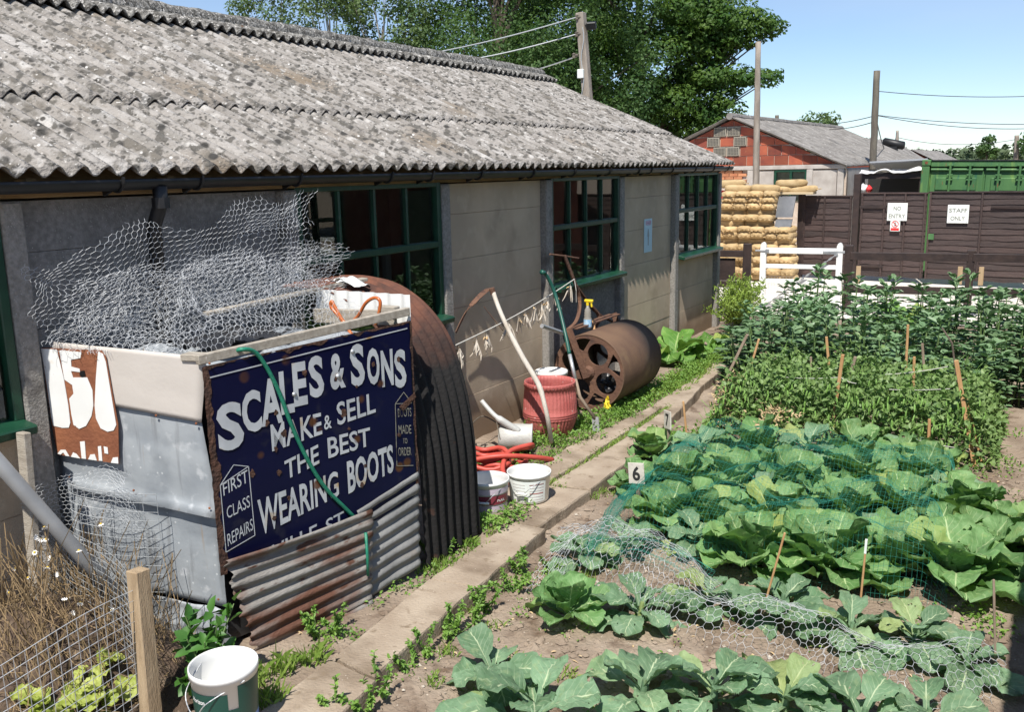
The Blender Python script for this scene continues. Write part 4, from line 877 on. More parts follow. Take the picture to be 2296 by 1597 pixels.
for i, (x, y) in enumerate(fill): cabbage(x, y, f'cabbage squeezed between the main net covered rows, {ordn[i]} from the front left', 'tall' if i % 3 else 'open', rnd.uniform(.7, .9) * (1.15 if i % 3 == 0 else 1), 13)
for i, (x, y) in enumerate(((1640, 1150), (1775, 1118), (1800, 1150))):
    b = MB(); p = onZ(x, y, .03); b.grid(lambda u, v: p + V(((u - .5) * .13 * (1 - (2 * v - 1) ** 2) ** .5, (v - .5) * .17, .05 + .03 * math.sin(u * 3) + .02 * nz(u * 4, v * 4, i))), 6, 6)
    single('fallen_leaf', b, mYellowLeaf, ['yellowed leaf curled among the net covered cabbages', 'bright yellow leaf beside the middle cabbages', 'yellow leaf below the middle cabbages'][i], 'leaf', p, smooth=True)

# ---------------------------------------------------------------- wire netting laid over the low row
mNetGal = M('netting_wire', (.38, .395, .41), (.50, .515, .53), 7, .5); mNetOld = M('old_netting_wire', (.40, .415, .43), (.56, .575, .59), 9, .5)
cl = [onZ(px, py, .10) for px, py in ((1235, 1225), (1330, 1215), (1450, 1262), (1590, 1335), (1740, 1372), (1880, 1400), (2040, 1445), (2215, 1530))]
lens = [0.0]
for a, c in zip(cl, cl[1:]): lens.append(lens[-1] + (c - a).length)
def along(s):
    for i in range(len(cl) - 1):
        if s <= lens[i + 1] or i == len(cl) - 2:
            t = (s - lens[i]) / (lens[i + 1] - lens[i]); p = cl[i].lerp(cl[i + 1], t); d = (cl[min(i + 2, len(cl) - 1)] - cl[max(i - 1, 0)]); d.z = 0; return p, d.normalized()
def netf(s, w_):
    p, d = along(s); n = V((-d.y, d.x, 0)); q = p + n * ((w_ - .30) * (1 + .30 * (1 - sm(.5, 1.4, s)))); t = w_ / .62
    z = -.09 + .23 * math.sin(math.pi * min(1, max(0, t * .94 + .03))) ** .7 * (1 - .45 * sm(1.0, 3.0, s)) + .12 * sm(.0, .45, s) * (1 - sm(.7, 1.5, s)) * math.sin(math.pi * min(1, t)) ** .8 + .10 * nz(s * 2.6, w_ * 3, 2) + .05 * nz(s * 6, w_ * 6, 5) + .02 * nz(s * 15, w_ * 15, 6) + .10 * sm(.75, 1, t) * max(0, nz(s * 1.7, 8)) * 2
    q += d * .06 * nz(s * 2, w_ * 5, 9) + n * .07 * nz(s * 2.2, w_ * 3, 12)
    return V((q.x, q.y, max(z, gz(q.x, q.y) + .006)))
b = MB(); wire_edges(b, hexnet(netf, lens[-1], .64, .042), .00115)
single('wire_netting', b, mNetGal, 'hexagonal wire netting draped over the low cabbage row', 'netting', cl[3])
# green plant net over the tall cabbages
mTeal = M('teal_net_cord', (.02, .20, .15), (.05, .30, .23), 5, .6)
def gnet(u, v):
    A_, B_, C_, D_ = V((1.95, 5.30, 0)), V((4.25, 5.55, 0)), V((4.2, 7.9, 0)), V((1.85, 7.95, 0)); U = u / 2.4; T = v / 2.5
    p = (A_ * (1 - U) + B_ * U) * (1 - T) + (D_ * (1 - U) + C_ * U) * T
    h = .30 + .16 * nz(p.x * 2.6, p.y * 2.6, 6) + .07 * nz(p.x * 6, p.y * 6, 7); e = sm(0, .13, U) * sm(1, .93, U) * sm(0, .10, T) * sm(1, .93, T)
    p += V((.07 * nz(u * 4, v * 2, 3) * (1 - e), .07 * nz(u * 2, v * 4, 13), 0))
    return V((p.x, p.y, max(gz(p.x, p.y) + .01, -.08 + (h + .06) * e ** .7)))
b = MB(); wire_edges(b, sqnet(gnet, 2.4, 2.5, .030, .030), .00060)
single('plant_net', b, mTeal, 'fine teal green net stretched over the tall cabbages', 'netting', (2, 5.3, 0))
b = MB()
def fold(s, w_):
    A_ = [V((2.03, 5.10, .05)), V((1.98, 5.75, .16)), V((1.96, 6.3, .20)), V((1.90, 7.0, .16)), V((1.86, 7.7, .05))]; t = min(3.999, s / 2.7 * 4); i = int(t); p = A_[i].lerp(A_[i + 1], t - i)
    return p + V((w_ * .55 + .04 * math.sin(w_ * 40 + s * 3) + .03 * nz(s * 4, w_ * 9), .03 * nz(s * 7, w_ * 5, 4), -.18 + w_ * .75 + .03 * math.sin(w_ * 55 + s * 5)))
wire_edges(b, sqnet(fold, 2.7, .32, .022, .016), .0007); 
def fold2(s, w_): return V((2.03 + s * .95, 5.22 - .10 * s + w_ * .5 + .05 * math.sin(w_ * 45), -.06 + .10 * math.sin(s * 3) ** 2 + w_ * .5 + .03 * nz(s * 5, w_ * 8)))
wire_edges(b, sqnet(fold2, 1.0, .25, .022, .018), .0007)
single('net_edge', b, mTeal, 'bunched teal net edge hanging beside sign 6', 'netting', (2, 5.1, 0))

# ---------------------------------------------------------------- broad beans
mBean = M('bean_leaf', (.11, .20, .095), (.19, .29, .145), 6, .45, rv=.2, trans=((.10, .22, .06), .2), spec=.4); mStem = M('green_stem', (.10, .17, .05), (.15, .22, .08), 7, .6)
def oval(b, p, d, n, L_, W_):                    # pointed oval leaf folded along its midrib
    d = d.normalized(); s = d.cross(n)
    if s.length < 1e-4: s = d.orthogonal()
    s.normalize(); n = s.cross(d); o = len(b.v)
    for a, c, h in ((0, 0, 0), (.35, .5, .10), (.75, .36, .06), (1, 0, -.10), (.75, -.36, .06), (.35, -.5, .10), (.5, 0, -.02)):
        q = p + d * (a * L_) + s * (c * W_) + n * (h * L_); b.v.append(tuple(q)); b.uv.append((c + .5, a))
    b.f += [(o, o + 1, o + 6), (o + 1, o + 2, o + 6), (o + 2, o + 3, o + 6), (o + 3, o + 4, o + 6), (o + 4, o + 5, o + 6), (o + 5, o, o + 6)]
def bean_meshes(sd):
    st, lf = MB(), MB()
    for q in range(3):
        h = rnd.uniform(.82, 1.06); ox, oy = rnd.uniform(-.08, .08), rnd.uniform(-.08, .08); lx, ly = rnd.uniform(-.12, .12), rnd.uniform(-.12, .12)
        pt = lambda t: V((ox + lx * t, oy + ly * t, h * t)); st.tube([pt(k / 5) for k in range(6)], [.008] * 5 + [.004], 5)
        n = 15
        for k in range(n):
            t = .12 + .88 * k / (n - 1); az = k * 2.4 + q + sd; p = pt(min(1, t)); el = .25 + (1.0 if t > .9 else 0) + rnd.uniform(-.3, .3); d = V((math.cos(az), math.sin(az), el)).normalized(); ln = .10 if t < .9 else .05
            for j, (o_, sgn) in enumerate(((.45, 1), (.5, -1), (1, 1), (1, -1))):
                dd = (d * .8 + V((-math.sin(az), math.cos(az), 0)) * sgn * .75 + V((0, 0, rnd.uniform(-.25, .2)))).normalized()
                oval(lf, p + d * ln * o_, dd, V((0, 0, 1)) + rdir() * .45, rnd.uniform(.095, .14) * (.8 if t > .95 else 1), rnd.uniform(.050, .068))
    return st.mesh('stem'), lf.mesh('foliage')
BV = [bean_meshes(q) for q in range(6)]; bi = 0
for r, (yy, n, x0, x1) in enumerate(((10.35, 9, 1.5, 4.35), (10.95, 9, 1.4, 4.35), (11.55, 9, 1.45, 4.4), (12.2, 9, 1.35, 4.4), (12.85, 9, 1.3, 4.45), (13.5, 8, 1.4, 4.4))):
    for k in range(n):
        x = x0 + (x1 - x0) * k / (n - 1) + rnd.uniform(-.10, .10); y = yy + rnd.uniform(-.14, .14); s, l = BV[rnd.randrange(6)]
        t_ = thing('broad_bean_plant', f'broad bean plant in the {["front", "second", "third", "fourth", "fifth", "rearmost"][r]} bean row, {(W + ["eighth from left", "rightmost"])[k]}', 'bean plant', (x, y, gz(x, y)), 'broad beans in rows', rot=(0, 0, rnd.uniform(0, 6.28)))
        sc_ = rnd.uniform(.80, 1.14) * (1 + .22 * nz(x * 1.3, y * 1.3)) * (.66 if k == 0 else .84) * (1.10 if r > 2 else 1.0); t_.scale = (1.05, 1.05, sc_); link('stem', s, mStem, t_); link('foliage', l, mBean, t_)
# peas: a tangle nobody could count
mPea = M('pea_leaf', (.11, .19, .060), (.21, .31, .10), 8, .5, trans=((.14, .30, .06), .22), spec=.4); mPod = M('pea_pod', (.16, .30, .06), (.22, .38, .10), 6, .45); mDry = M('dry_haulm', (.42, .30, .16), (.55, .42, .25), 9, .9)
lf, pd, st = MB(), MB(), MB()
def peah(x, y): return (.60 + .20 * nz(x * 1.9, y * 1.9) + .12 * nz(x * 5, y * 5)) * sm(1.72, 2.05, x) * sm(4.42, 4.15, x) * (.82 + .18 * math.cos((y - 8.95) * 8.4) ** 2)
for _ in range(9500):
    x = rnd.uniform(1.72, 4.40); y = rnd.uniform(8.40, 10.1); h = peah(x, y) * sm(8.3, 8.6, y)
    if h < .06: continue
    z = -.09 + h * rnd.uniform(.05, 1.0) ** .55 + .16 * rnd.random() ** 5; p = V((x, y, z))
    oval(lf, p, rdir(.15), V((0, 0, 1)) + rdir() * .8, rnd.uniform(.04, .075), rnd.uniform(.032, .05))
for _ in range(420):
    x = rnd.uniform(1.85, 4.25); y = 8.45 + abs(rnd.gauss(0, .35)); z = -.05 + peah(x, y) * rnd.uniform(.3, .95); p = V((x, y - .02, z)); d = V((rnd.uniform(-.25, .25), rnd.uniform(-.3, .1), -1)).normalized(); L_ = rnd.uniform(.06, .09)
    pd.tube([p, p + d * L_ * .25, p + d * L_ * .7, p + d * L_], [.002, .0085, .0085, .001], 5)
for _ in range(900):
    x = rnd.uniform(1.8, 4.35); y = rnd.uniform(8.4, 10.1); h = peah(x, y); p = V((x, y, -.05 + h * rnd.random())); d = rdir(.5) * rnd.uniform(.08, .2); st.tube([p, p + d * .5 + rdir() * .01, p + d], .0028, 3, False)
struct('pea_foliage', lf, mPea, 'tangled green pea foliage between cabbages and broad beans', kind='stuff'); struct('pea_pods', pd, mPod, 'green pea pods hanging in the pea foliage', kind='stuff'); struct('pea_tendrils', st, mPod, 'pale tendrils and stems in the pea foliage', kind='stuff')
b = MB()
for _ in range(520):
    x = 1.86 + abs(rnd.gauss(0, .10)); y = rnd.uniform(8.45, 9.3); p = V((x, y, rnd.uniform(-.05, .42))); oval(b, p, rdir(), rdir(), rnd.uniform(.03, .06), .02)
for _ in range(160):
    p = onZ(1745 + rnd.gauss(0, 25), 925 + rnd.gauss(0, 14), .25); oval(b, p, rdir(), rdir(), rnd.uniform(.03, .06), .015)
struct('withered_peas', b, mDry, 'withered straw coloured pea haulm at the row end', kind='stuff')
# stakes and strings among the peas
mStake = M('new_stake', (.42, .23, .10), (.55, .33, .16), 6, .8, bump=.3, stretch=(4, 4, .5)); mStakeOld = M('old_stake', (.24, .18, .13), (.32, .25, .19), 6, .9, bump=.4, stretch=(4, 4, .5))
mTwine = M('white_twine', (.62, .60, .55), rough=.9)
stk = [((1868, 950), (1890, 795), 8.75, 'pale square stake leaning in the middle of the peas', mStake, .030), ((2178, 1008), (2144, 808), 8.6, 'tall orange stake leaning left at the pea row end', mStake, .034), ((2192, 1000), (2166, 890), 8.72, 'thin pale stake beside the tall orange stake', mStake, .018), ((2048, 880), (2050, 800), 9.3, 'orange stake right of centre in the peas', mStake, .024),
       ((2032, 812), (2036, 728), 10.1, 'thin orange stake before the broad beans', mStake, .024), ((1858, 812), (1853, 755), 10.1, 'short orange stake at the bean edge', mStake, .026), ((1652, 800), (1676, 750), 10.0, 'leaning weathered stake at the left of beans', mStakeOld, .03), ((1908, 838), (1918, 800), 9.6, 'grey stake stub behind the middle stake', mStakeOld, .03), ((1820, 840), (1818, 800), 9.8, 'grey stake left of the middle stake', mStakeOld, .022),
       ((1738, 945), (1754, 918), 8.6, 'short orange peg low in the peas', mStake, .022), ((2082, 995), (2084, 940), 8.45, 'orange peg at the front of the peas', mStake, .024), ((1722, 1330), (1760, 1195), 5.0, 'red brown bamboo cane leaning before the cabbages', mStake, .012), ((1932, 1322), (1943, 1210), 5.35, 'white tipped bamboo cane among the front cabbages', mStake, .012),
       ((1538, 960), (1532, 900), 7.9, 'thin peg beside sign 7', mStake, .018), ((2070, 800), (2068, 770), 10.0, 'grey stake behind orange stake at right', mStakeOld, .024), ((2230, 1400), (2228, 1300), 4.9, 'dark thin rod at the right bed edge', mStakeOld, .012), ((1690, 800), (1702, 760), 9.9, 'orange stake half hidden at the left of beans', mStake, .024)]
for (bx, by), (tx, ty), y, lab, m, w_ in stk:
    A_ = onY(bx, by, y); B_ = onY(tx, ty, y); A_ = A_ + (A_ - B_).normalized() * max(0, (A_.z + .12)) * 1.05; b = MB()
    b.beam(A_, B_, w_, w_ * .8, (0, 1, 0), .003); last_ = single('stake', b, m, lab, 'stake', A_, 'stakes in the vegetable beds')
    if 'white tipped' in lab: o_ = MB(); o_.beam(A_.lerp(B_, .82), B_, w_ * 1.08, w_ * .9, (0, 1, 0)); part('painted_tip', o_, mSignW, last_)
b = MB(); b.tube([onY(2112, 735, 9.6), onY(2135, 770, 9.55), onY(2142, 830, 9.5), onY(2150, 900, 9.5)], .009, 6); single('dead_branch', b, mBark, 'bent dark dead branch standing in the beans', 'branch', onY(2150, 900, 9.5))
for k, (a, ya, e, ye, lab) in enumerate((((1760, 846), 8.9, (1885, 846), 8.75, 'twine left from the middle pea stake'), ((1885, 846), 8.75, (1920, 860), 8.7, 'short twine right of the middle pea stake'), ((1985, 840), 9.0, (2125, 822), 9.2, 'sloping twine across the right half of peas'), ((1965, 872), 8.9, (2130, 872), 8.8, 'level twine across the right half of peas'), ((2050, 985), 8.4, (2175, 1008), 8.5, 'low twine running to the tall orange stake'), ((1745, 850), 9.4, (1855, 820), 10, 'sloping twine at the left of the peas'))):
    A_, B_ = onY(*a, ya), onY(*e, ye); b = MB(); b.tube([A_.lerp(B_, i / 6) + V((0, 0, -.012 * math.sin(i / 6 * 3.14))) for i in range(7)], .0035, 4); single('twine', b, mTwine, lab, 'twine', A_, 'twines tied between pea stakes')
# number boards
mPlate = M('plywood_plate', (.50, .46, .40), (.60, .56, .50), 9, .85, bump=.3); mStencil = M('stencil_black', (.02, .02, .02), rough=.7)
for num, (px, py), y, tilt, lab in (('6', (1427, 1062), 6.22, .10, 'weathered square board stencilled with number 6'), ('7', (1497, 942), 7.57, -.72, 'weathered board stencilled 7 turned edge on')):
    c = onY(px, py, y); rt = Euler((0, rad(-4), tilt)).to_matrix(); g = V((c.x + .02, c.y + .02, gz(c.x, c.y))); t_ = thing('number_board', lab, 'sign', g)
    b = MB(); b.box(c, (.125, .010, .165), rt, .002); part('plate', b, mPlate, t_)
    gl, gf = letter_fit(num, .06, .115, .03); b = MB(); b.add([c + rt @ V((x - .03, -.0065, yy - .057)) for x, yy in gl], gf); part('numeral', b, mStencil, t_)
    b = MB(); b.beam(g, c + V((0, .012, .02)), .028, .014, (0, 1, 0)); part('stake', b, mStakeOld, t_)

# ---------------------------------------------------------------- rhubarb, shrub, weeds, grass, stones
mRhub = veinmat('rhubarb_leaf', (.075, .185, .030), (.135, .27, .055), (.36, .46, .18), (.2, .4, .05), 6); LR = [cab_leaf(.55, .46, rad(58), rad(70 + 20 * q), .25, .035, 90 + q * 3.3, stalk=.34) for q in range(3)]
for me in LR: me.materials.append(mRhub)
for (x, y, s, n, lab) in ((.42, 11.35, 1.0, 12, 'leafy rhubarb clump by the workshop wall'), (.55, 12.3, .8, 9, 'smaller rhubarb clump beyond the first'), (2.75, 15.0, 1.35, 9, 'bright green rhubarb rising behind the broad beans')):
    t_ = thing('rhubarb_plant', lab, 'rhubarb', (x, y, gz(x, y)), 'rhubarb clumps')
    for k in range(n):
        o = link('leaf', LR[k % 3], None, t_); az = k * 2.4 + rnd.uniform(-.3, .3); o.rotation_euler = (Matrix.Rotation(az, 3, 'Z') @ Matrix.Rotation(rad(rnd.uniform(-12, 22)), 3, 'Y')).to_euler(); q = s * rnd.uniform(.75, 1.1); o.scale = (q, q, q)
t_ = thing('shrub', 'yellow green bushy shrub at the workshop corner', 'shrub', (.35, 14.3, 0)); b = MB(); s_ = MB()
for k in range(85):
    az = rnd.uniform(0, 6.28); r_ = rnd.uniform(.05, .62); tip = V((.42 + r_ * math.cos(az) * .75, 14.1 + r_ * math.sin(az) * 2.0, rnd.uniform(.45, .85) * (1.05 - .5 * r_))); s_.tube([V((.4, 14.3, 0)), V((.4, 14.3, 0)).lerp(tip, .6) + V((0, 0, .05)), tip], [.007, .005, .002], 4)
    for j in range(44): q = .25 + .75 * rnd.random(); p = V((.4, 14.2, 0)).lerp(tip, q) + rdir() * .05; oval(b, p, rdir(.5), rdir(.6), rnd.uniform(.05, .085), .024)
part('foliage', b, M('shrub_leaf', (.16, .25, .035), (.28, .38, .07), 7, .55, trans=((.3, .42, .05), .25)), t_); part('stem', s_, mStem, t_)
mWeed = M('weed_leaf', (.10, .21, .03), (.20, .34, .06), 9, .55, trans=((.22, .4, .05), .25))
def weedcloud(b, x, y, r, h, n, sz, z0=None):
    for _ in range(n):
        a = rnd.uniform(0, 6.28); q = r * rnd.random() ** .6; px, py = x + q * math.cos(a), y + q * math.sin(a); zz = (gz(px, py) if z0 is None else z0)
        oval(b, V((px, py, zz + h * rnd.random() ** 1.3 * (1 - .6 * q / r))), rdir(.4), V((0, 0, 1)) + rdir() * .6, rnd.uniform(.6, 1.2) * sz, .6 * sz)
b = MB()
for _ in range(150):
    y = rnd.uniform(7.9, 12.2); x = rnd.uniform(.68 + .02 * (y - 8), min(kerb_x(y) - .17, 1.0)) if y > 8.3 else rnd.uniform(.55, .95); weedcloud(b, x, y, .13, .15, 46, .032)
for _ in range(46): weedcloud(b, rnd.uniform(.45, 1.0), rnd.uniform(6.5, 8.2), .11, .09, 34, .026)
for x, y in ((.52, 7.25), (.60, 7.35), (.72, 7.4), (.9, 7.45), (1.0, 7.65), (.42, 7.4)): weedcloud(b, x, y, .12, .22, 90, .034)
for _ in range(18): weedcloud(b, 1.28 + rnd.uniform(-.1, .14), rnd.uniform(5.2, 5.75), .09, .10, 30, .03, 0)
for _ in range(14): weedcloud(b, rnd.uniform(1.28, 1.40), rnd.uniform(3.3, 5.0), .09, .07, 26, .024)
for _ in range(16): weedcloud(b, rnd.uniform(1.8, 2.5), rnd.uniform(3.4, 5.2), .10, .05, 26, .022)
for _ in range(40): weedcloud(b, rnd.uniform(1.7, 4.3), rnd.uniform(7.9, 8.5), .10, .10, 24, .03)
for _ in range(60): weedcloud(b, rnd.uniform(3.9, 4.6), rnd.uniform(5.0, 10), .12, .10, 24, .03)
for _ in range(34): weedcloud(b, rnd.uniform(1.45, 1.95), rnd.uniform(7.6, 8.6), .12, .16, 30, .045)
for _ in range(70): weedcloud(b, rnd.uniform(1.8, 4.0), rnd.uniform(3.0, 5.2), .07, .04, 8, .02)
struct('ground_weeds', b, mWeed, 'low green weeds growing along the wall, path and beds', kind='stuff')
mGrass = M('grass_blade', (.14, .24, .035), (.26, .36, .07), 7, .6, trans=((.25, .4, .06), .3)); b = MB()
def tuft(x, y, r, n, h, z0=None):
    for _ in range(n):
        a = rnd.uniform(0, 6.28); q = r * rnd.random() ** .5; p = V((x + q * math.cos(a), y + q * math.sin(a), 0)); p.z = gz(p.x, p.y) if z0 is None else z0
        d = V((rnd.uniform(-.6, .6), rnd.uniform(-.6, .6), 1)) * h * rnd.uniform(.5, 1.2); s = V((-d.y, d.x, 0)); s = s.normalized() * .004 if s.length > 1e-4 else V((.004, 0, 0)); o = len(b.v)
        for v in (p - s, p + s, p + d * .6 + s * .7, p + d + V((d.x, d.y, -abs(d.x) - abs(d.y))) * .25): b.v.append(tuple(v)); b.uv.append((0, 0))
        b.f.append((o, o + 1, o + 2, o + 3))
for k in range(34): y = 6.3 + k * .085; tuft(1.243 - .01 * (y - 6.3) + rnd.uniform(-.01, .01), y, .05, 26, .05, -.03)
for _ in range(90): tuft(rnd.uniform(.3, 1.0), rnd.uniform(6.2, 9.5), .08, 20, .06)
for _ in range(40): tuft(rnd.uniform(.72, 1.05), rnd.uniform(9, 12), .1, 26, .10)
for x, y in ((1.35, 3.15), (1.30, 3.0), (1.42, 3.3), (1.5, 2.9), (1.38, 2.75)): tuft(x, y, .07, 60, .12)
for x, y in ((1.56, 6.5), (1.66, 6.5), (1.6, 6.35), (1.35, 6.3), (1.72, 4.3), (1.95, 3.8), (2.05, 3.5), (2.0, 4.2), (2.1, 4.6), (2.2, 5.0), (2.3, 3.9), (2.6, 3.9)): tuft(x, y, .07, 34, .06)
for _ in range(14): tuft(1.32 + rnd.uniform(-.06, .08), rnd.uniform(4.4, 5.4), .06, 22, .07)
struct('grass', b, mGrass, 'short grass tufts between path slabs and along the wall', kind='stuff')
for i, (x, y, h) in enumerate(((1.87, 3.28, .20), (1.80, 3.05, .26), (1.93, 3.12, .18), (1.86, 3.55, .15), (1.85, 3.72, .20), (1.86, 3.95, .14), (1.84, 4.02, .22), (1.85, 4.22, .24), (1.83, 4.35, .22), (1.88, 4.62, .16), (1.80, 4.85, .17), (1.92, 5.0, .15), (1.30, 3.62, .20), (1.26, 3.5, .16), (1.22, 4.72, .14))):
    t_ = thing('spurge_weed', f'leafy upright spurge weed along the kerb, {ordn[i]} counting away from the camera' if i < 12 else ['spurge weed against the corrugated sheet, taller one', 'spurge weed against the corrugated sheet, shorter one', 'small spurge weed by the arched sheet'][i - 12], 'weed', (x, y, gz(x, y)), 'weeds along the kerb'); l_, s_ = MB(), MB()
    for q in range(rnd.choice((3, 4, 6))):
        p0 = V((x + rnd.uniform(-.03, .03), y + rnd.uniform(-.03, .03), gz(x, y))); p1 = p0 + V((rnd.uniform(-.11, .11), rnd.uniform(-.11, .11), h * rnd.uniform(.35, 1))); s_.tube([p0, p1], .003, 4)
        for k in range(34):
            tt = rnd.random() ** .6; oval(l_, p0.lerp(p1, tt), rdir(.3), V((0, 0, 1)) + rdir() * .4, .030 * rnd.uniform(.7, 1.2), .017)
    part('foliage', l_, mWeed, t_); part('stem', s_, mStem, t_)
mStone = M('pale_stone', (.28, .235, .185), (.42, .37, .31), 11, .9, rv=.2); b = MB()
for _ in range(1100):
    x = rnd.uniform(1.6, 4.5); y = rnd.uniform(2.9, 9); s = .004 + .014 * rnd.random() ** 5
    if x < kerb_x(y) + .02: x = rnd.uniform(.2, 1.4); 
    c = V((x, y, gz(x, y) + s * .2)); P = [c + V((dx * s * rnd.uniform(.6, 1.3), dy * s * rnd.uniform(.6, 1.3), dz * s * rnd.uniform(.5, .9))) for dx, dy, dz in ((1, 0, 0), (-1, 0, 0), (0, 1, 0), (0, -1, 0), (0, 0, 1))]; b.add(P, [(0, 2, 4), (2, 1, 4), (1, 3, 4), (3, 0, 4)])
cl_ = MB()
for _ in range(7000):
    x = rnd.uniform(1.6, 4.6); y = rnd.uniform(2.6, 8.6)
    if x < kerb_x(y) + .02: x = rnd.uniform(.75, 1.5)
    s = .008 + .026 * rnd.random() ** 3; c = V((x, y, gz(x, y) + s * .1)); P = [c + V((dx * s * rnd.uniform(.6, 1.3), dy * s * rnd.uniform(.6, 1.3), dz * s * rnd.uniform(.3, .8))) for dx, dy, dz in ((1, 0, 0), (.3, 1, 0), (-.8, .6, 0), (-.8, -.6, 0), (.3, -1, 0), (.3, .2, 1), (-.4, 0, .9))]; cl_.add(P, [(0, 1, 5), (1, 2, 6, 5), (2, 3, 6), (3, 4, 5, 6), (4, 0, 5)])
struct('soil_clods', cl_, mSoil, 'crumbled clods of dry soil on the beds', kind='stuff')
lt_ = MB()
for _ in range(420):
    x = rnd.uniform(1.7, 4.4); y = rnd.uniform(2.8, 8.4)
    if x < kerb_x(y) + .02: x = rnd.uniform(.8, 1.5)
    oval(lt_, V((x, y, gz(x, y) + .012)), V((rnd.uniform(-1, 1), rnd.uniform(-1, 1), rnd.uniform(-.1, .2))), V((0, 0, 1)) + rdir() * .3, rnd.uniform(.015, .05), rnd.uniform(.005, .018))
struct('leaf_litter', lt_, mDry, 'dry leaf and straw litter on the soil', kind='stuff')
struct('soil_stones', b, mStone, 'small pale stones scattered on the soil', kind='stuff')
# ================================================================ scrap bin with the enamel signs
def onP(px, py, P, n): d = ROT @ _c(px, py); return CAM + d * ((V(P) - CAM).dot(n) / d.dot(n))
FL, FR, BR, BL = V((.07, 2.93, 0)), V((.955, 3.15, 0)), V((1.255, 4.44, 0)), V((.07, 4.5, 0))
FU = (FR - FL).normalized(); FN = V((FU.y, -FU.x, 0)); SU = (BR - FR).normalized(); SN = V((SU.y, -SU.x, 0))
mZinc = M('zinc_sheet', (.27, .295, .32), (.36, .385, .405), 4.5, .6, metal=.15, bump=.35, bsc=9, lay=[('n', (.46, .48, .50), 12, .60, .70), ('n', (.21, .23, .25), 3.4, .55, .70), ('v', (.52, .54, .55), 22, .08, .16, 5), ('s', (.20, .21, .22), 4.0, .56, .66, (3, 3, .25)), ('s', (.30, .215, .13), 5.0, .66, .74, (3, 3, .2)), ('n', (.34, .27, .18), 2.2, .70, .80)])
mCream = M('cream_board', (.47, .43, .39), (.52, .48, .44), 2.5, .7, bump=.08)
mTimber = M('grey_timber', (.28, .245, .20), (.40, .36, .30), 6, .9, bump=.5, bsc=40, stretch=(1, 6, 6)); mRustSheet = M('rusty_corrugated', (.185, .17, .152), (.25, .235, .215), 4, .75, bump=.5, lay=[('n', (.11, .046, .027), 2.2, .46, .60), ('n', (.085, .036, .02), 9, .60, .68)], stretch=(1.6, .7, 2.2))
mGalvSheet = M('galvanised_corrugated', (.15, .15, .147), (.21, .21, .205), 5, .7, bump=.4, lay=[('v', (.15, .06, .03), 8, .10, .17, 2.5), ('n', (.24, .20, .165), 3, .60, .72)])
mWhitePl = M('white_plastic_sheet', (.74, .74, .72), (.66, .66, .64), 6, .5); mBlackPl = M('black_sheeting', (.015, .015, .016), (.04, .04, .042), 9, .35, bump=.6, bsc=12)
bn_ = thing('scrap_bin', 'scrap metal garden bin clad in zinc sheets beside the workshop', 'bin', FR)
def clad(name, px4, m, off, amp=.006, fold=0.0, sd=0, P=FL, n=FN, parent=bn_, nu=16, nv=14):
    q = [onP(x, y, P + n * off, n) for x, y in px4]
    def fn(u, v):
        p = (q[0] * (1 - u) + q[1] * u) * (1 - v) + (q[3] * (1 - u) + q[2] * u) * v
        return p + n * (amp * 2 * nz(u * 3 + sd, v * 3, sd) + amp * nz(u * 9, v * 8, sd) + fold * sm(.90, 1.0, v)) + V((0, 0, amp * nz(u * 6, sd) * (1 if v in (0, 1) else 0)))
    b = MB(); b.grid(fn, nu, nv); return part(name, b, m, parent, smooth=True, solid=.003)
clad('cream_panel', [(112, 766), (463, 801), (452, 948), (118, 885)], mCream, .022, .001)
clad('zinc_sheet', [(118, 880), (452, 944), (492, 1160), (140, 1085)], mZinc, .004, .004, .03, 1); clad('zinc_sheet', [(140, 1075), (492, 1140), (508, 1362), (160, 1290)], mZinc, -.012, .004, .0, 5); clad('zinc_sheet', [(150, 1285), (505, 1372), (520, 1450), (150, 1480)], mZinc, .0, .016, .0, 9)
b = MB(); b.prism([FL + V((.03, .05, 0)), FR + V((-.05, .05, 0)), BR + V((-.07, -.02, 0)), BL], (0, 0, 1.50)); part('body', b, mBlackPl, bn_)
b = MB(); b.beam(V((.965, 3.10, 1.60)), V((1.275, 4.46, 1.675)), .035, .05, ch=.004); part('top_rail', b, mTimber, bn_)
b = MB(); b.box((.90, 3.14, 1.605), (.11, .08, .035), Euler((0, 0, .25)).to_matrix(), .004); part('end_block', b, mTimber, bn_)
b = MB(); b.beam(V((.62, 4.86, 1.80)), V((.30, 3.75, 1.70)), .07, .022, ch=.003); part('loose_plank', b, mTimber, bn_)
b = MB(); b.beam(V((.55, 4.42, 1.61)), V((1.22, 4.40, 1.64)), .03, .09, ch=.003); part('cross_batten', b, mTimber, bn_)
b = MB(); b.box((1.17, 4.40, 1.68), (.13, .06, .06), ch=.004); part('end_block', b, mTimber, bn_)
b = MB(); b.grid(lambda u, v: (.50 + .76 * u, 4.50 + .012 * math.sin(u * 44), 1.58 + .19 * v), 60, 2); part('white_corrugated_sheet', b, mWhitePl, bn_, solid=.003)
b = MB(); b.grid(lambda u, v: V((.10 + .84 * u + .14 * v, 3.02 + .22 * u + 1.25 * v, 1.53 + .07 * nz(u * 4, v * 5, 3) + .03 * nz(u * 11, v * 12, 5))), 30, 40); part('crumpled_lid', b, mZinc, bn_, smooth=True)
b = MB(); b.grid(lambda u, v: V((.42 + .40 * u, 3.35 + .6 * v, 1.60 + .06 * nz(u * 5, v * 5, 8) + .03 * nz(u * 13, v * 11, 2))), 22, 26); part('black_sheeting', b, mBlackPl, bn_, smooth=True)
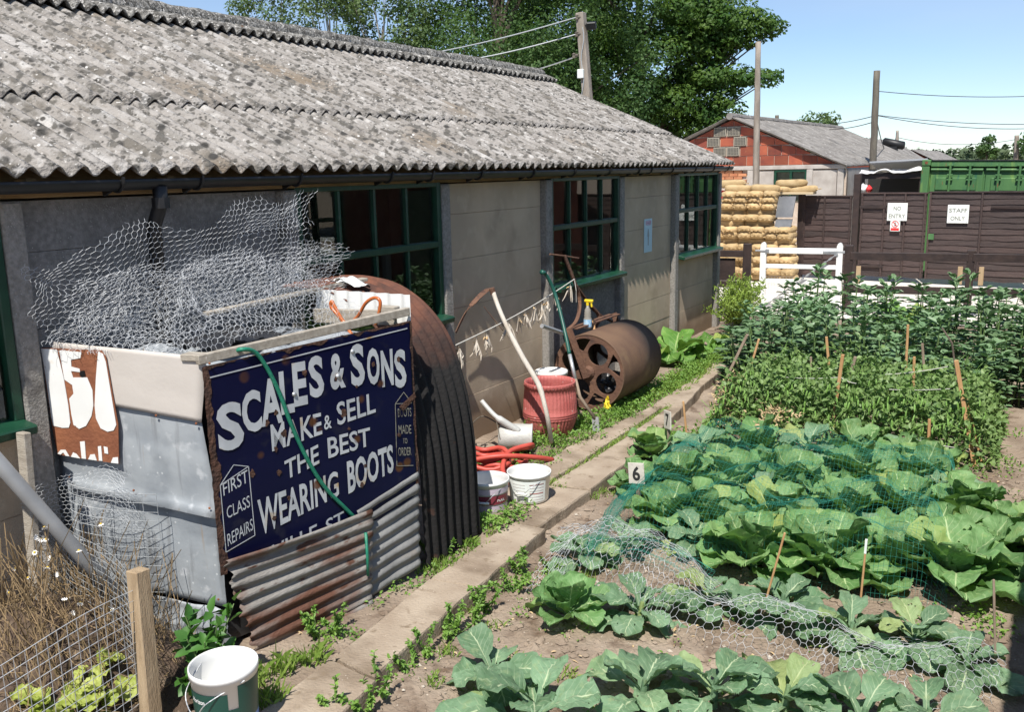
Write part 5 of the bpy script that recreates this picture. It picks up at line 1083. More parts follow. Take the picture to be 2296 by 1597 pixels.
for k in range(3): b = MB(); c = V((.62 - .12 * k, 4.72 + .05 * k, 1.80 - .02 * k)); b.grid(lambda u, v: c + V(((u - .5) * .2, (v - .5) * .13, .025 * math.sin(u * 5) + .02 * nz(u * 3, v * 3, k))), 8, 6); part('bent_tin', b, mWhitePl, bn_, smooth=True, solid=.002)

for x, y in ((150, 900), (250, 915), (350, 932), (440, 950), (155, 1070), (300, 1100), (470, 1140), (180, 1280), (330, 1312), (490, 1345), (470, 815), (130, 790)):
    b = MB(); p = onP(x, y, FL + FN * .026, FN); b.lathe([(.007, 0), (.006, .004), (0, .006)], 8, p, FN.to_track_quat('Z', 'Y').to_matrix()); part('nail_head', b, mRust, bn_)
# corrugated sheets leaning on the bin under the sign
def corr(name, label, px4, m, off, pitch=.076, amp=.010, lip=0.0, sd=0, tear=0.0):
    q = [onP(x, y, FR + SN * o, SN) for (x, y), o in zip(px4, off)]
    def fn(u, v):
        p = (q[0] * (1 - u) + q[1] * u) * (1 - v) + (q[3] * (1 - u) + q[2] * u) * v; hgt = (q[0] - q[3]).length
        e = (tear * nz(v * 12, sd) + tear * .6 * nz(v * 31, sd, 3)) * (1 if u == 0 else 0)
        return p + SN * (amp * math.sin(v * hgt / pitch * 6.283) + lip * sm(.08, 0, v) * math.sin(u * 3 + .5) + .008 * nz(u * 3, v * 3, sd) + (.035 * nz(v * 9, sd) * sm(.10, 0, u) if tear else 0)) + SU * e
    b = MB(); nv = int((q[0] - q[3]).length / pitch * 8); b.grid(fn, 24, nv); return single(name, b, m, label, 'metal sheet', q[3], 'corrugated sheets under the enamel sign', smooth=True, solid=.0025)
corr('corrugated_sheet', 'rust brown corrugated sheet with rolled lip under the blue sign', [(503, 1256), (836, 1143), (832, 1372), (590, 1512)], mRustSheet, (.07, .085, .10, .10), lip=.03, sd=2, tear=.05)
corr('corrugated_sheet', 'galvanised corrugated sheet with rust spots beside the arched sheet', [(800, 1146), (937, 1058), (942, 1272), (812, 1352)], mGalvSheet, (.045, .045, .06, .06), sd=5)
corr('corrugated_sheet', 'low rusty corrugated strip lying along the ground under the sheets', [(600, 1478), (835, 1345), (838, 1382), (606, 1530)], mRustSheet, (.12, .12, .15, .15), sd=9)

# ---------------------------------------------------------------- big enamel sign
mNavy = M('navy_enamel', (.0028, .0036, .024), (.0050, .0060, .032), 2.2, .36, spec=.22, coords='pos', lay=[('v', (.085, .038, .018), 5.5, .12, .20, 2.2), ('n', (.02, .02, .035), 7, .60, .75)])
mEnW = M('white_enamel', (.50, .52, .54), (.40, .42, .44), 9, .35, lay=[('n', (.42, .26, .09), 6, .60, .72), ('v', (.10, .04, .02), 5.5, .12, .19, 2.2)]); mEnDim = M('faded_enamel_print', (.30, .29, .24), (.20, .19, .16), 14, .4, lay=[('n', (.06, .05, .05), 12, .55, .62)])
mRustEdge = M('flaking_rust', (.040, .020, .014), (.085, .038, .022), 14, .9, bump=1.2, bsc=45)
SA = FR + V((.03, 0, 0)); SWd = 1.372; SZ0, SZ1 = .44, 1.565
def sp(u, z, o=0.0): return V((.985, 3.15, 0)) + SU * u + SN * o + V((0, 0, z))
es = thing('enamel_sign', 'large navy enamel sign advertising Scales and Sons wearing boots', 'sign', sp(.65, .44))
def sf(u, v):
    uu = -.037 + SWd * u; zz = SZ0 + (SZ1 + .055 * u - SZ0) * v
    if u in (0, 1): uu += (-1 if u else 1) * (.018 * abs(nz(v * 13, 3)) + .014 * abs(nz(v * 34, 5)))
    if v == 1: zz -= .010 * abs(nz(u * 18, 7)) + .006 * abs(nz(u * 44, 2))
    return sp(uu, zz, .012 + .004 * nz(u * 3, v * 3, 4))
b = MB(); b.grid(sf, 60, 60); part('enamel_plate', b, mNavy, es, smooth=True, solid=.003)
rng = random.Random(5)
def blob(u, z, ru, rz_, o=.0155, n=12): return [sp(u + ru * math.cos(6.283 * k / n) * (1 + .35 * rng.uniform(-1, 1)), z + rz_ * math.sin(6.283 * k / n) * (1 + .35 * rng.uniform(-1, 1)), o) for k in range(n)]
b = MB()
b.grid(lambda u, v: sp(-.042 + .004 * nz(v * 30, 2) + u * (.040 + .030 * nz(v * 9, 5) + .016 * nz(v * 27, 8)), SZ0 + (SZ1 - SZ0) * v, .0165 + .004 * nz(u * 4, v * 22, 3)), 3, 70)
b.grid(lambda u, v: sp(-.03 + 1.36 * u, SZ1 + .055 * u + .002 - v * max(.004, .012 + .030 * nz(u * 9, 3) + .020 * nz(u * 26, 5)), .0165), 90, 2)
b.grid(lambda u, v: sp(1.337 - u * (.014 + .014 * nz(v * 11, 5)), .55 + 1.06 * v, .0165), 2, 50)
for u, z, r in ((.555, 1.43, .022), (.36, 1.245, .02), (.40, 1.12, .03), (.30, 1.20, .022), (.34, 1.045, .02), (1.03, 1.40, .018), (1.22, 1.40, .02), (.80, 1.15, .03), (.83, 1.05, .014), (.19, .945, .028), (.35, .91, .022), (.93, .80, .016), (.40, .75, .016), (.30, .66, .02), (.90, .69, .02), (.48, 1.33, .012), (.76, 1.36, .016), (.90, 1.29, .012), (1.20, .93, .02), (.62, .79, .014)): b.prism(blob(u, z, r * .62, r * .78), SN * .003)
b.prism([sp(1.19 + .02, 1.105, .016), sp(1.335, 1.17, .016), sp(1.345, 1.14, .016), sp(1.24, 1.075, .016)], SN * .003)
part('rust_patch', b, mRustEdge, es)['kind'] = 'stuff'
def glyph(body, u0, z0, u1, z1, h0, h1, m=mEnW, bold=.03, slant=0.0):
    gl, gf = letter_fit(body, 1.0, 1.0, bold); b = MB(); b.add([sp(u0 + (u1 - u0) * x, z0 + (z1 - z0) * x + y * (h0 + (h1 - h0) * x), .0172) for x, y in gl], gf); part('lettering', b, m, es)
for ch, uc, zb, h, w_ in (('S', .085, 1.102, .256, .15), ('C', .214, 1.169, .228, .115), ('A', .334, 1.185, .255, .130), ('L', .434, 1.225, .240, .085), ('E', .520, 1.253, .245, .088), ('S', .629, 1.278, .238, .098), ('&', .773, 1.299, .209, .105), ('S', .915, 1.290, .250, .100), ('O', 1.029, 1.277, .222, .092), ('N', 1.132, 1.250, .222, .090), ('S', 1.232, 1.221, .238, .090)): glyph(ch, uc - w_ / 2, zb, uc + w_ / 2, zb, h, h, bold=.035)
for body, u0, z0, u1, z1, h0, h1, m, bo in (('MAKE', .318, 1.037, .645, 1.062, .15, .126, mEnW, .015), ('&', .66, 1.08, .712, 1.083, .082, .082, mEnW, .01), ('SELL', .752, 1.086, 1.03, 1.108, .137, .125, mEnW, .015), ('THE', .388, .856, .613, .897, .108, .112, mEnW, .015), ('BEST', .676, .908, .98, .915, .124, .114, mEnW, .015), ('WEARING', .205, .584, .734, .668, .209, .156, mEnW, .02), ('BOOTS', .800, .659, 1.145, .709, .202, .178, mEnW, .03),
    ('FIRST', .014, .868, .161, .906, .070, .070, mEnW, .0), ('CLASS', .023, .738, .161, .767, .066, .066, mEnW, .0), ('REPAIRS', .014, .587, .168, .635, .069, .065, mEnW, .0), ('BOOTS', 1.197, 1.043, 1.303, 1.027, .054, .054, mEnDim, 0), ('MADE', 1.196, .938, 1.296, .918, .055, .055, mEnDim, 0), ('TO', 1.225, .869, 1.261, .862, .034, .034, mEnDim, 0), ('ORDER', 1.186, .798, 1.288, .780, .055, .052, mEnDim, 0), ('VILLE', .27, .405, .57, .452, .105, .095, mEnW, .01), ('ST', .63, .462, .76, .486, .09, .085, mEnW, .01)): glyph(body, u0, z0, u1, z1, h0, h1, m, bo)
b = MB()
def ln(u0, z0, u1, z1, t=.004): b.beam(sp(u0, z0, .0172), sp(u1, z1, .0172), t, .0008, SN)
ln(-.005, 1.505, 1.30, 1.578, .007)
for pts in (((.0, .93), (.085, 1.02)), ((.085, 1.02), (.17, .99)), ((.17, .99), (.0, .93)), ((.0, .93), (.0, .56)), ((.17, .99), (.175, .60)), ((.0, .56), (.175, .60))): ln(*pts[0], *pts[1])
part('border_line', b, mEnW, es); b = MB()
for pts in (((1.18, 1.13), (1.25, 1.19)), ((1.25, 1.19), (1.31, 1.11)), ((1.18, 1.13), (1.31, 1.11)), ((1.18, 1.13), (1.17, .74)), ((1.17, .74), (1.30, .71))): ln(*pts[0], *pts[1])
part('side_border_line', b, mEnDim, es)
for u, z in ((.48, 1.325), (.775, 1.375), (.885, 1.50)): b = MB(); b.lathe([(.014, 0), (.012, .006), (.006, .010), (0, .011)], 10, sp(u, z, .017), SN.to_track_quat('Z', 'Y').to_matrix()); part('fixing_bolt', b, mGalv, es, smooth=True)

# ---------------------------------------------------------------- small rusty white enamel sign on the bin front
mEnBright = M('bright_white_enamel', (.78, .78, .76), (.72, .72, .70), 6, .3, coat=.2, lay=[('n', (.52, .30, .10), 5, .66, .80), ('n', (.16, .06, .025), 19, .70, .76)])
def z15(x, y): return ((x * .6554) * .73732, (840 + y * .6557) * .73732)
rs_ = thing('rusty_enamel_sign', 'rusty brown and white enamel sign hanging on the bin front', 'sign', onP(180, 900, FL + FN * .035, FN)); PR = FL + FN * .035
b = MB(); b.prism([onP(*z15(x, y), PR, FN) for x, y in ((190, 332), (470, 345), (490, 372), (548, 690), (552, 872), (400, 850), (268, 828), (240, 690), (212, 500))], FN * -.004); part('rusted_plate', b, M('rusted_plate', (.19, .065, .030), (.27, .10, .045), 6, .85, bump=.5), rs_)
for poly in (((192, 336), (264, 340), (296, 470), (318, 600), (327, 680), (320, 703), (290, 704), (248, 694), (238, 650), (218, 500)), ((276, 344), (378, 352), (374, 380), (330, 388), (332, 420), (370, 430), (372, 445), (330, 440), (340, 470), (405, 470), (430, 530), (434, 600), (425, 650), (400, 695), (368, 709), (342, 690), (332, 640), (322, 568), (342, 545), (336, 505), (300, 480)), ((456, 350), (478, 360), (492, 400), (540, 690), (528, 716), (500, 722), (468, 706), (446, 660), (440, 600), (446, 470)), ((372, 768), (394, 766), (400, 848), (380, 846)), ((455, 790), (470, 788), (476, 858), (460, 856)), ((482, 790), (500, 795), (503, 825), (486, 822)), ((268, 824), (282, 806), (304, 806), (322, 836), (306, 834), (294, 818), (282, 828)), ((330, 838), (340, 818), (356, 826), (372, 846)), ((410, 850), (420, 828), (440, 826), (450, 856)), ((515, 866), (525, 842), (548, 840), (550, 870))):
    b = MB(); b.prism([onP(*z15(x, y), PR + FN * .0015, FN) for x, y in poly], FN * .002); part('white_enamel_patch', b, mEnBright, rs_)
b = MB(); b.prism([onP(*z15(x, y), PR + FN * .002, FN) for x, y in ((375, 440), (392, 438), (398, 462), (382, 470), (370, 458))], FN * .003); part('hole', b, mBlack, rs_)

# ---------------------------------------------------------------- arched corrugated sheet
prof = [(1.285, -.03), (1.275, .31), (1.262, .70), (1.205, 1.05), (1.09, 1.38), (.92, 1.59), (.70, 1.725), (.45, 1.775), (.20, 1.77)]
def arc(t):
    t = min(7.999, t * 8); i = int(t); f = t - i; P = [V((prof[max(0, min(8, i + k))][0], 0, prof[max(0, min(8, i + k))][1])) for k in (-1, 0, 1, 2)]
    return .5 * ((2 * P[1]) + (P[2] - P[0]) * f + (2 * P[0] - 5 * P[1] + 4 * P[2] - P[3]) * f * f + (3 * P[1] - P[0] - 3 * P[2] + P[3]) * f ** 3)
def af(u, v):
    p = arc(v); d = arc(min(1, v + .01)) - arc(max(0, v - .01)); n = V((d.z, 0, -d.x)).normalized()
    return p + n * (.017 * math.sin(u * 7 * 6.283) + .008 * nz(u * 2, v * 5)) + V((0, 4.50 + .66 * u + .02 * (1 - v), 0))
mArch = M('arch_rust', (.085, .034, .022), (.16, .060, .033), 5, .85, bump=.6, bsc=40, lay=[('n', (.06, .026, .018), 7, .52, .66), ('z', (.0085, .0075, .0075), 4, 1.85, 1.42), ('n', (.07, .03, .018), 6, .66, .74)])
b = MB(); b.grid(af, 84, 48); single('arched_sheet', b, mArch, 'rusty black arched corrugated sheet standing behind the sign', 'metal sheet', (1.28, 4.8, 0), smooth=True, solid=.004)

# ---------------------------------------------------------------- heap of tangled wire netting on top of the bin
def curtain(pts, hs, lean, sd, amp=.105, cell=.038, keep=None):
    P = [V(p) for p in pts]; Ls = [0.0]
    for a, c in zip(P, P[1:]): Ls.append(Ls[-1] + (c - a).length)
    def at(s):
        for i in range(len(P) - 1):
            if s <= Ls[i + 1] or i == len(P) - 2: t = min(1, (s - Ls[i]) / (Ls[i + 1] - Ls[i])); return P[i].lerp(P[i + 1], t), hs[i] + (hs[i + 1] - hs[i]) * t
    H = max(hs) * 1.08
    def fn(s, w_):
        p, h = at(s); t = w_ / H
        return p + V(lean) * (t ** 1.3) + V((amp * 1.6 * nz(s * 2.3, w_ * 2.6, sd) + amp * .8 * nz(s * 6, w_ * 6, sd) + amp * .35 * nz(s * 15, w_ * 15, sd), amp * 1.2 * nz(s * 2.5, w_ * 2.2, sd + 7) + amp * .5 * nz(s * 7, w_ * 7, sd), t * h + amp * .8 * nz(s * 3, w_ * 3, sd + 3)))
    return hexnet(fn, Ls[-1], H, cell, lambda x, y: y < H * (.86 + .30 * nz(x * 2.6, sd, 1) + .10 * nz(x * 9, sd)) and x > .05 + .10 * nz(y * 6, sd, 4) and x < Ls[-1] - .06 - .12 * nz(y * 5, sd, 6))
b = MB(); S = []
S += curtain([(.15, 2.76, 1.66), (.20, 3.0, 1.66), (.24, 3.4, 1.68), (.32, 3.9, 1.72), (.42, 4.62, 1.80)], [.46, .56, .66, .66, .66], (-.02, .0, 0), 1, .06)
S += curtain([(.30, 2.86, 1.62), (.42, 3.2, 1.62), (.50, 3.7, 1.66), (.58, 4.2, 1.70), (.66, 4.66, 1.76)], [.28, .36, .42, .36, .30], (-.10, 0, 0), 5, .08)
S += curtain([(.55, 3.05, 1.60), (.70, 3.4, 1.60), (.74, 3.9, 1.62), (.82, 4.4, 1.66)], [.12, .26, .30, .20], (-.25, .02, 0), 9, .07)
S += curtain([(.20, 2.80, 1.68), (.34, 3.3, 1.70), (.40, 3.8, 1.74), (.48, 4.3, 1.78)], [.40, .46, .40, .34], (.16, .05, 0), 13, .09)
S += curtain([(.25, 3.0, 1.72), (.38, 3.5, 1.76), (.46, 4.1, 1.78), (.56, 4.66, 1.82)], [.30, .34, .40, .26], (.22, -.04, 0), 21, .10)
S += curtain([(.16, 2.84, 1.60), (.50, 3.02, 1.60), (.80, 3.16, 1.60), (.98, 3.7, 1.63), (1.08, 4.3, 1.66)], [.14, .16, .12, .10, .10], (-.22, .12, 0), 25, .05)
S += curtain([(.34, 4.0, 2.14), (.40, 4.3, 2.16), (.46, 4.66, 2.18)], [.20, .18, .26], (.04, .02, 0), 31, .06)
S += curtain([(.22, 2.82, 1.64), (.36, 3.2, 1.64), (.44, 3.6, 1.66), (.52, 4.1, 1.70), (.60, 4.6, 1.76)], [.30, .42, .46, .40, .34], (.05, .06, 0), 57, .13)
S += curtain([(.40, 2.95, 1.62), (.58, 3.3, 1.62), (.66, 3.8, 1.64), (.74, 4.5, 1.70)], [.18, .26, .30, .24], (-.30, .10, 0), 63, .12)
wire_edges(b, S, .0009); single('netting_heap', b, mNetOld, 'tangled heap of hexagonal wire netting on the scrap bin', 'netting', (.4, 3.6, 1.6))
b = MB(); S = curtain([(.04, 2.62, .62), (.18, 2.78, .66), (.42, 2.90, .72), (.62, 2.98, .60)], [.34, .36, .36, .40], (.0, -.02, 0), 41, .05, .030); S += curtain([(.06, 2.66, .50), (.16, 2.72, .45), (.40, 2.82, .40)], [.3, .3, .3], (.02, 0, 0), 47, .06, .030)
wire_edges(b, S, .0008); single('netting_scrap', b, mNetOld, 'scrap of wire netting hanging below the rusty enamel sign', 'netting', (.3, 2.8, .6))

# ---------------------------------------------------------------- hoses
def spline(P, n=8):
    P = [V(p) for p in P]; out = []
    for i in range(len(P) - 1):
        a, b_, c, d = P[max(0, i - 1)], P[i], P[i + 1], P[min(len(P) - 1, i + 2)]
        for k in range(n): t = k / n; out.append(.5 * ((2 * b_) + (c - a) * t + (2 * a - 5 * b_ + 4 * c - d) * t * t + (3 * b_ - a - 3 * c + d) * t ** 3))
    return out + [P[-1]]
mHoseG = M('green_hose', (.012, .16, .095), (.02, .21, .13), 40, .35, bump=.3, bsc=200); mHoseR = M('red_hose', (.42, .055, .040), (.52, .085, .06), 8, .5); mTubeO = M('amber_tube', (.42, .10, .02), (.52, .16, .05), 6, .3)
hp = [onP(515, 795, FR - SN * .05, SN)] + [onP(x, y, FR + SN * .055, SN) for x, y in ((540, 784), (572, 790), (600, 828), (628, 885), (652, 950), (690, 1032), (730, 1095), (780, 1146), (812, 1180))]
b = MB(); b.tube(spline(hp), .0115, 10); b.tube([onP(820, 1195, FR + SN * .10, SN), onP(824, 1250, FR + SN * .115, SN), onP(825, 1292, FR + SN * .115, SN)], .009, 8); single('garden_hose', b, mHoseG, 'green garden hose hanging over the blue enamel sign', 'hose', hp[0], smooth=True)
b = MB(); b.tube(spline([onY(x, y, 4.28) for x, y in ((790, 752), (762, 712), (742, 688), (744, 676), (752, 690), (775, 725), (800, 712), (820, 680), (840, 668), (852, 676), (850, 700), (842, 728))]), .0105, 8); single('amber_tube', b, mTubeO, 'loop of amber plastic tube on the scrap bin', 'tube', onY(800, 720, 4.28), smooth=True)
b = MB(); rr = random.Random(3)
for k, (cx, cy, r, z) in enumerate(((.55, 6.50, .26, .03), (.52, 6.46, .23, .07), (.58, 6.55, .24, .06), (.50, 6.52, .20, .11))): b.tube([V((cx + r * (1.1 + .1 * math.sin(3 * a / 24 * 6.283)) * math.cos(a / 24 * 6.283 + k), cy + r * .8 * math.sin(a / 24 * 6.283 + k), z - .03 + .02 * math.sin(a + k))) for a in range(25)], .021, 8)
b.tube(spline([(.95, 6.12, .0), (.80, 6.30, .06), (.72, 6.55, .12), (.80, 6.78, .13), (.70, 6.95, .05), (.55, 6.9, .02)]), .022, 8); b.tube(spline([(.35, 6.25, .02), (.55, 6.30, .10), (.75, 6.40, .13), (.92, 6.62, .08), (.98, 6.85, .0)]), .022, 8)
single('red_hose_coil', b, mHoseR, 'coiled faded red hose lying in the weeds', 'hose', (.55, 6.5, 0), smooth=True)

# ---------------------------------------------------------------- buckets
mBuck = M('white_bucket_plastic', (.74, .74, .72), (.68, .68, .66), 5, .42, lay=[('n', (.56, .52, .45), 3.5, .62, .80)])
def bucket(label, x, y, z, R, H, bands, handle=0.0, m=mBuck, lid=False, tilt=(0, 0), name='bucket'):
    t_ = thing(name, label, 'bucket', (x, y, z), 'white plastic buckets', rot=(tilt[0], tilt[1], 0)); o = V((x, y, z)); r0 = R * .86
    rz = lambda q: r0 + (R * .965 - r0) * q / H
    b = MB(); b.lathe([(0, .004), (r0 * .97, .0), (r0, .006), (R * .955, H * .86), (R * .975, H * .86), (R * .98, H * .90), (R, H * .90), (R, H), (R * .975, H), (R * .95, H - .006), (R * .945, H * .85), (r0 * .96, .012), (0, .012)], 40, o); part('tub', b, m, t_, smooth=True)
    for nm, a0, a1, z0, z1, mm in bands:
        b = MB(); b.grid(lambda u, v: o + V(((rz(z0 + (z1 - z0) * v) + .0018) * math.cos(rad(a0 + (a1 - a0) * u)), (rz(z0 + (z1 - z0) * v) + .0018) * math.sin(rad(a0 + (a1 - a0) * u)), z0 + (z1 - z0) * v)), 18, 2); part(nm, b, mm, t_, smooth=True)
    if handle is not None:
        a = handle; p = o + V((R * 1.01 * math.cos(a), R * 1.01 * math.sin(a), H * .9)); q = o + V((-R * 1.01 * math.cos(a), -R * 1.01 * math.sin(a), H * .9)); f = V((math.sin(a), -math.cos(a), 0)); mid = o + f * R * 1.06 + V((0, 0, H * .42))
        b = MB(); b.tube(spline([p, p.lerp(mid, .5) + f * R * .45 + V((0, 0, .01)), mid, q.lerp(mid, .5) + f * R * .45 + V((0, 0, .01)), q]), .0028, 5); h_ = part('handle', b, mGalv, t_); g = (p - q).normalized(); b = MB(); b.tube([mid - g * .045, mid + g * .045], .010, 8); part('grip', b, m, h_, smooth=True)
    if lid: b = MB(); b.lathe([(0, H + .010), (R * .88, H + .010), (R * .92, H + .018), (R * 1.03, H + .016), (R * 1.04, H - .022), (R * 1.0, H - .022)], 36, o); part('lid', b, m, t_, smooth=True)
    return t_, o, rz
mDkG = M('label_green', (.010, .060, .045), rough=.4); mBlue = M('label_blue', (.13, .27, .62), rough=.4); mMar = M('label_maroon', (.22, .035, .055), rough=.4); mLil = M('label_lilac', (.52, .44, .52), rough=.4); mPrint = M('label_print', (.45, .40, .38), rough=.5); mPrintR = M('label_print_red', (.35, .06, .05), rough=.5); mTxtW = M('label_white_text', (.75, .75, .75), rough=.4)
def wrap(t_, o, rz, body, a0, a1, z, h, m, bold=.01):
    gl, gf = letter_fit(body, 1, 1, bold); b = MB(); b.add([o + V(((rz(z) + .003) * math.cos(rad(a0 + (a1 - a0) * x)), (rz(z) + .003) * math.sin(rad(a0 + (a1 - a0) * x)), z + y * h)) for x, y in gl], gf); part('lettering', b, m, t_)
p = onZ(500, 1485, .33); t_, o, rz = bucket('white bucket with dark green and blue label in the left foreground', p.x, p.y, -.01, .155, .335, [('green_label', -125, -38, .135, .255, mDkG), ('green_label', -20, 60, .10, .285, mDkG), ('white_label', -125, -62, .02, .132, mSignW), ('blue_label', -60, -20, .06, .13, mBlue), ('blue_label', -19, 50, .05, .10, mBlue), ('green_label', -38, -19, .135, .175, mDkG)], rad(-8))
wrap(t_, o, rz, 'Horizon', -112, -80, .205, .022, mTxtW, .02); wrap(t_, o, rz, 'New', -42, -34, .15, .012, mTxtW); wrap(t_, o, rz, 'Poultry', -48, -30, .105, .014, mTxtW, .0); wrap(t_, o, rz, 'Manure', -48, -30, .082, .014, mTxtW, .0)
p = onZ(1098, 1072, .235); t_, o, rz = bucket('white bucket with maroon label next to the arched sheet', p.x - .02, p.y, -.01, .165, .245, [('lilac_label', -95, 20, .155, .20, mLil), ('maroon_label', -95, 20, .075, .145, mMar), ('lilac_label', -95, 20, .02, .065, mLil)], rad(20))
wrap(t_, o, rz, 'POUL', -30, -4, .095, .03, mTxtW, .02)
p = onZ(1186, 1058, .215); t_, o, rz = bucket('white bucket with pale printed label standing on the path', p.x, p.y, .0, .172, .225, [('pale_label', -125, -10, .02, .185, mSignW)], rad(10))
for k in range(12):
    a0, a1 = ((-112, -72) if k % 2 else (-60, -18)); zk = .035 + .024 * (k // 2); b = MB(); b.grid(lambda u, v: o + V(((rz(zk) + .003) * math.cos(rad(a0 + (a1 - a0) * u)), (rz(zk) + .003) * math.sin(rad(a0 + (a1 - a0) * u)), zk + .004 * v)), 10, 1); part('print_line', b, mPrint, t_)
for z in (.155, .085): b = MB(); b.grid(lambda u, v: o + V(((rz(z) + .003) * math.cos(rad(-60 + 42 * u)), (rz(z) + .003) * math.sin(rad(-60 + 42 * u)), z + .006 * v)), 10, 1); part('red_rule', b, mPrintR, t_)

# ---------------------------------------------------------------- dolly tub, lidded bucket, watering can
mTub = M('pink_red_paint', (.40, .095, .085), (.47, .135, .12), 5, .6, bump=.35, bsc=50, lay=[('n', (.62, .45, .42), 26, .66, .72), ('z', (.30, .075, .055), 5, .30, .05)]); tx, ty = .53, 7.66
tb = thing('dolly_tub', 'ribbed barrel shaped tub painted faded pink red', 'tub', (tx, ty, -.02))
def trip(a, z): return .016 * (1 if .04 < z < .49 and not .18 < z < .245 else 0) * math.cos(a * 44)
pr = [(0, .015), (.195, 0), (.20, .012), (.222, .06), (.240, .11), (.254, .165), (.257, .183), (.266, .192), (.259, .200), (.259, .208), (.268, .216), (.260, .224), (.260, .230), (.267, .238), (.260, .247), (.258, .31), (.254, .38), (.247, .45), (.240, .505), (.249, .509), (.249, .552), (.246, .562), (.236, .560), (.234, .505), (.243, .43), (.25, .33), (.25, .2), (.21, .06), (.18, .02), (0, .02)]
pr = [(r_, z_ * .93) for r_, z_ in pr]
b = MB(); b.lathe(pr, 176, (tx, ty, -.02), None, trip); part('tub_body', b, mTub, tb, smooth=True)
for k in range(10): a = k * .628; b = MB(); c = V((tx + .250 * math.cos(a), ty + .250 * math.sin(a), .475)); b.lathe([(.006, -.005), (.006, .003), (0, .005)], 6, c, V((math.cos(a), math.sin(a), 0)).to_track_quat('Z', 'Y').to_matrix()); part('rivet', b, mTub, tb)
b = MB(); b.box((.24, 8.22, .05), (.40, .40, .16), ch=.01); single('wooden_crate', b, mStakeOld, 'low wooden crate behind the pink tub', 'crate', (.24, 8.18, -.03))
bucket('white bucket with closed lid behind the pink tub', .26, 8.20, .135, .165, .32, [('pale_label', -140, 60, .06, .20, mSignW)], None, lid=True)
mCanZ = M('zinc_can', (.42, .42, .40), (.55, .55, .52), 5, .6, metal=.2, bump=.3, lay=[('n', (.30, .27, .22), 4, .6, .75)]); wc = thing('watering_can', 'grey zinc watering can lying on its side in weeds', 'watering can', (.55, 7.05, .1))
ax = V((.80, .42, -.04)).normalized(); c0 = V((.38, 6.93, .115)); rt = ax.to_track_quat('Z', 'Y').to_matrix()
b = MB(); b.lathe([(0, 0), (.09, 0), (.118, .02), (.122, .15), (.122, .29), (.126, .295), (.126, .31), (.118, .312), (.115, .302), (0, .302)], 32, c0, rt); part('body', b, mCanZ, wc, smooth=True)
s0 = c0 + ax * .25 + V((-.02, -.08, .07)); b = MB(); b.tube(spline([s0, c0 + V((.02, -.06, .20)), c0 + V((-.14, -.05, .33))]), [.034] * 8 + [.022] * 9, 12); part('spout', b, mCanZ, wc, smooth=True)
b = MB(); b.tube(spline([c0 + V((.02, 0, .11)), c0 + V((-.18, .03, .16)), c0 + V((-.30, .02, .06)), c0 + V((-.24, -.02, -.06))]), .006, 6); b.tube([c0 + V((.0, -.05, .22)), c0 + V((.08, -.11, .03))], .004, 5); part('handle', b, mPoleD, wc)

# ---------------------------------------------------------------- garden roller
mIron = M('rusty_iron', (.105, .052, .034), (.165, .085, .052), 6, .85, bump=.6, bsc=40, lay=[('n', (.06, .034, .028), 9, .58, .70)]); mDrum = M('roller_drum', (.15, .088, .052), (.11, .062, .040), 3.5, .8, bump=.4, bsc=40, lay=[('n', (.21, .14, .075), 2.2, .58, .74), ('n', (.10, .06, .04), 7, .60, .72)])
RC = V((.50, 8.58, .395)); RR = .41; RL = 1.0; rl = thing('garden_roller', 'big rusty iron garden roller with spoked drum against the wall', 'roller', (RC.x, RC.y, -.02))
b = MB(); b.lathe([(RR - .016, .01), (RR - .004, 0), (RR, .01), (RR + .001, .5), (RR, 1.05), (RR - .004, RL), (RR - .016, RL - .01), (RR - .016, .01)], 64, RC, Euler((rad(-90), 0, 0)).to_matrix()); part('drum', b, mDrum, rl, smooth=True)
def plate(y, flip):
    cu = bpy.data.curves.new('p', 'CURVE'); cu.dimensions = '2D'; cu.fill_mode = 'BOTH'; cu.extrude = .011
    def ring(pts): s_ = cu.splines.new('POLY'); s_.points.add(len(pts) - 1); s_.use_cyclic_u = True; [setattr(s_.points[i], 'co', (p[0], p[1], 0, 1)) for i, p in enumerate(pts)]
    ring([((RR - .012) * math.cos(k * .0982), (RR - .012) * math.sin(k * .0982)) for k in range(64)])
    for q in range(4):
        a = rad(-28 + 90 * q); ring([(.225 * math.cos(a) + .118 * math.cos(k * .2618), .225 * math.sin(a) + .118 * math.sin(k * .2618)) for k in range(24)])
        a2 = a + rad(45); ring([(r_ * math.cos(a2 + d), r_ * math.sin(a2 + d)) for r_, d in ((.23, -.02), (.355, -.36), (.365, -.18), (.368, 0), (.365, .18), (.355, .36), (.23, .02))])
    ob = bpy.data.objects.new('p', cu); COL.objects.link(ob); dg = bpy.context.evaluated_depsgraph_get(); dg.update(); me = bpy.data.meshes.new_from_object(ob.evaluated_get(dg)); bpy.data.objects.remove(ob); bpy.data.curves.remove(cu)
    b = MB(); b.add([RC + V((v.co.x, y + v.co.z, v.co.y)) for v in me.vertices], [tuple(p_.vertices) for p_ in me.polygons]); bpy.data.meshes.remove(me); o = part('end_wheel', b, mIron, rl)
    h = MB(); h.tube([RC + V((0, y - .05, 0)), RC + V((0, y - .02, 0)), RC + V((0, y + .02, 0))], [.045, .07, .075], 16); part('hub', h, mIron, o)
plate(.02, 1); plate(RL - .02, -1)
T0 = onX(1266, 574, .14); J = onX(1291, 640, .17); fL = V((.27, 8.56, .845)); fR = V((.27, 9.66, .845))
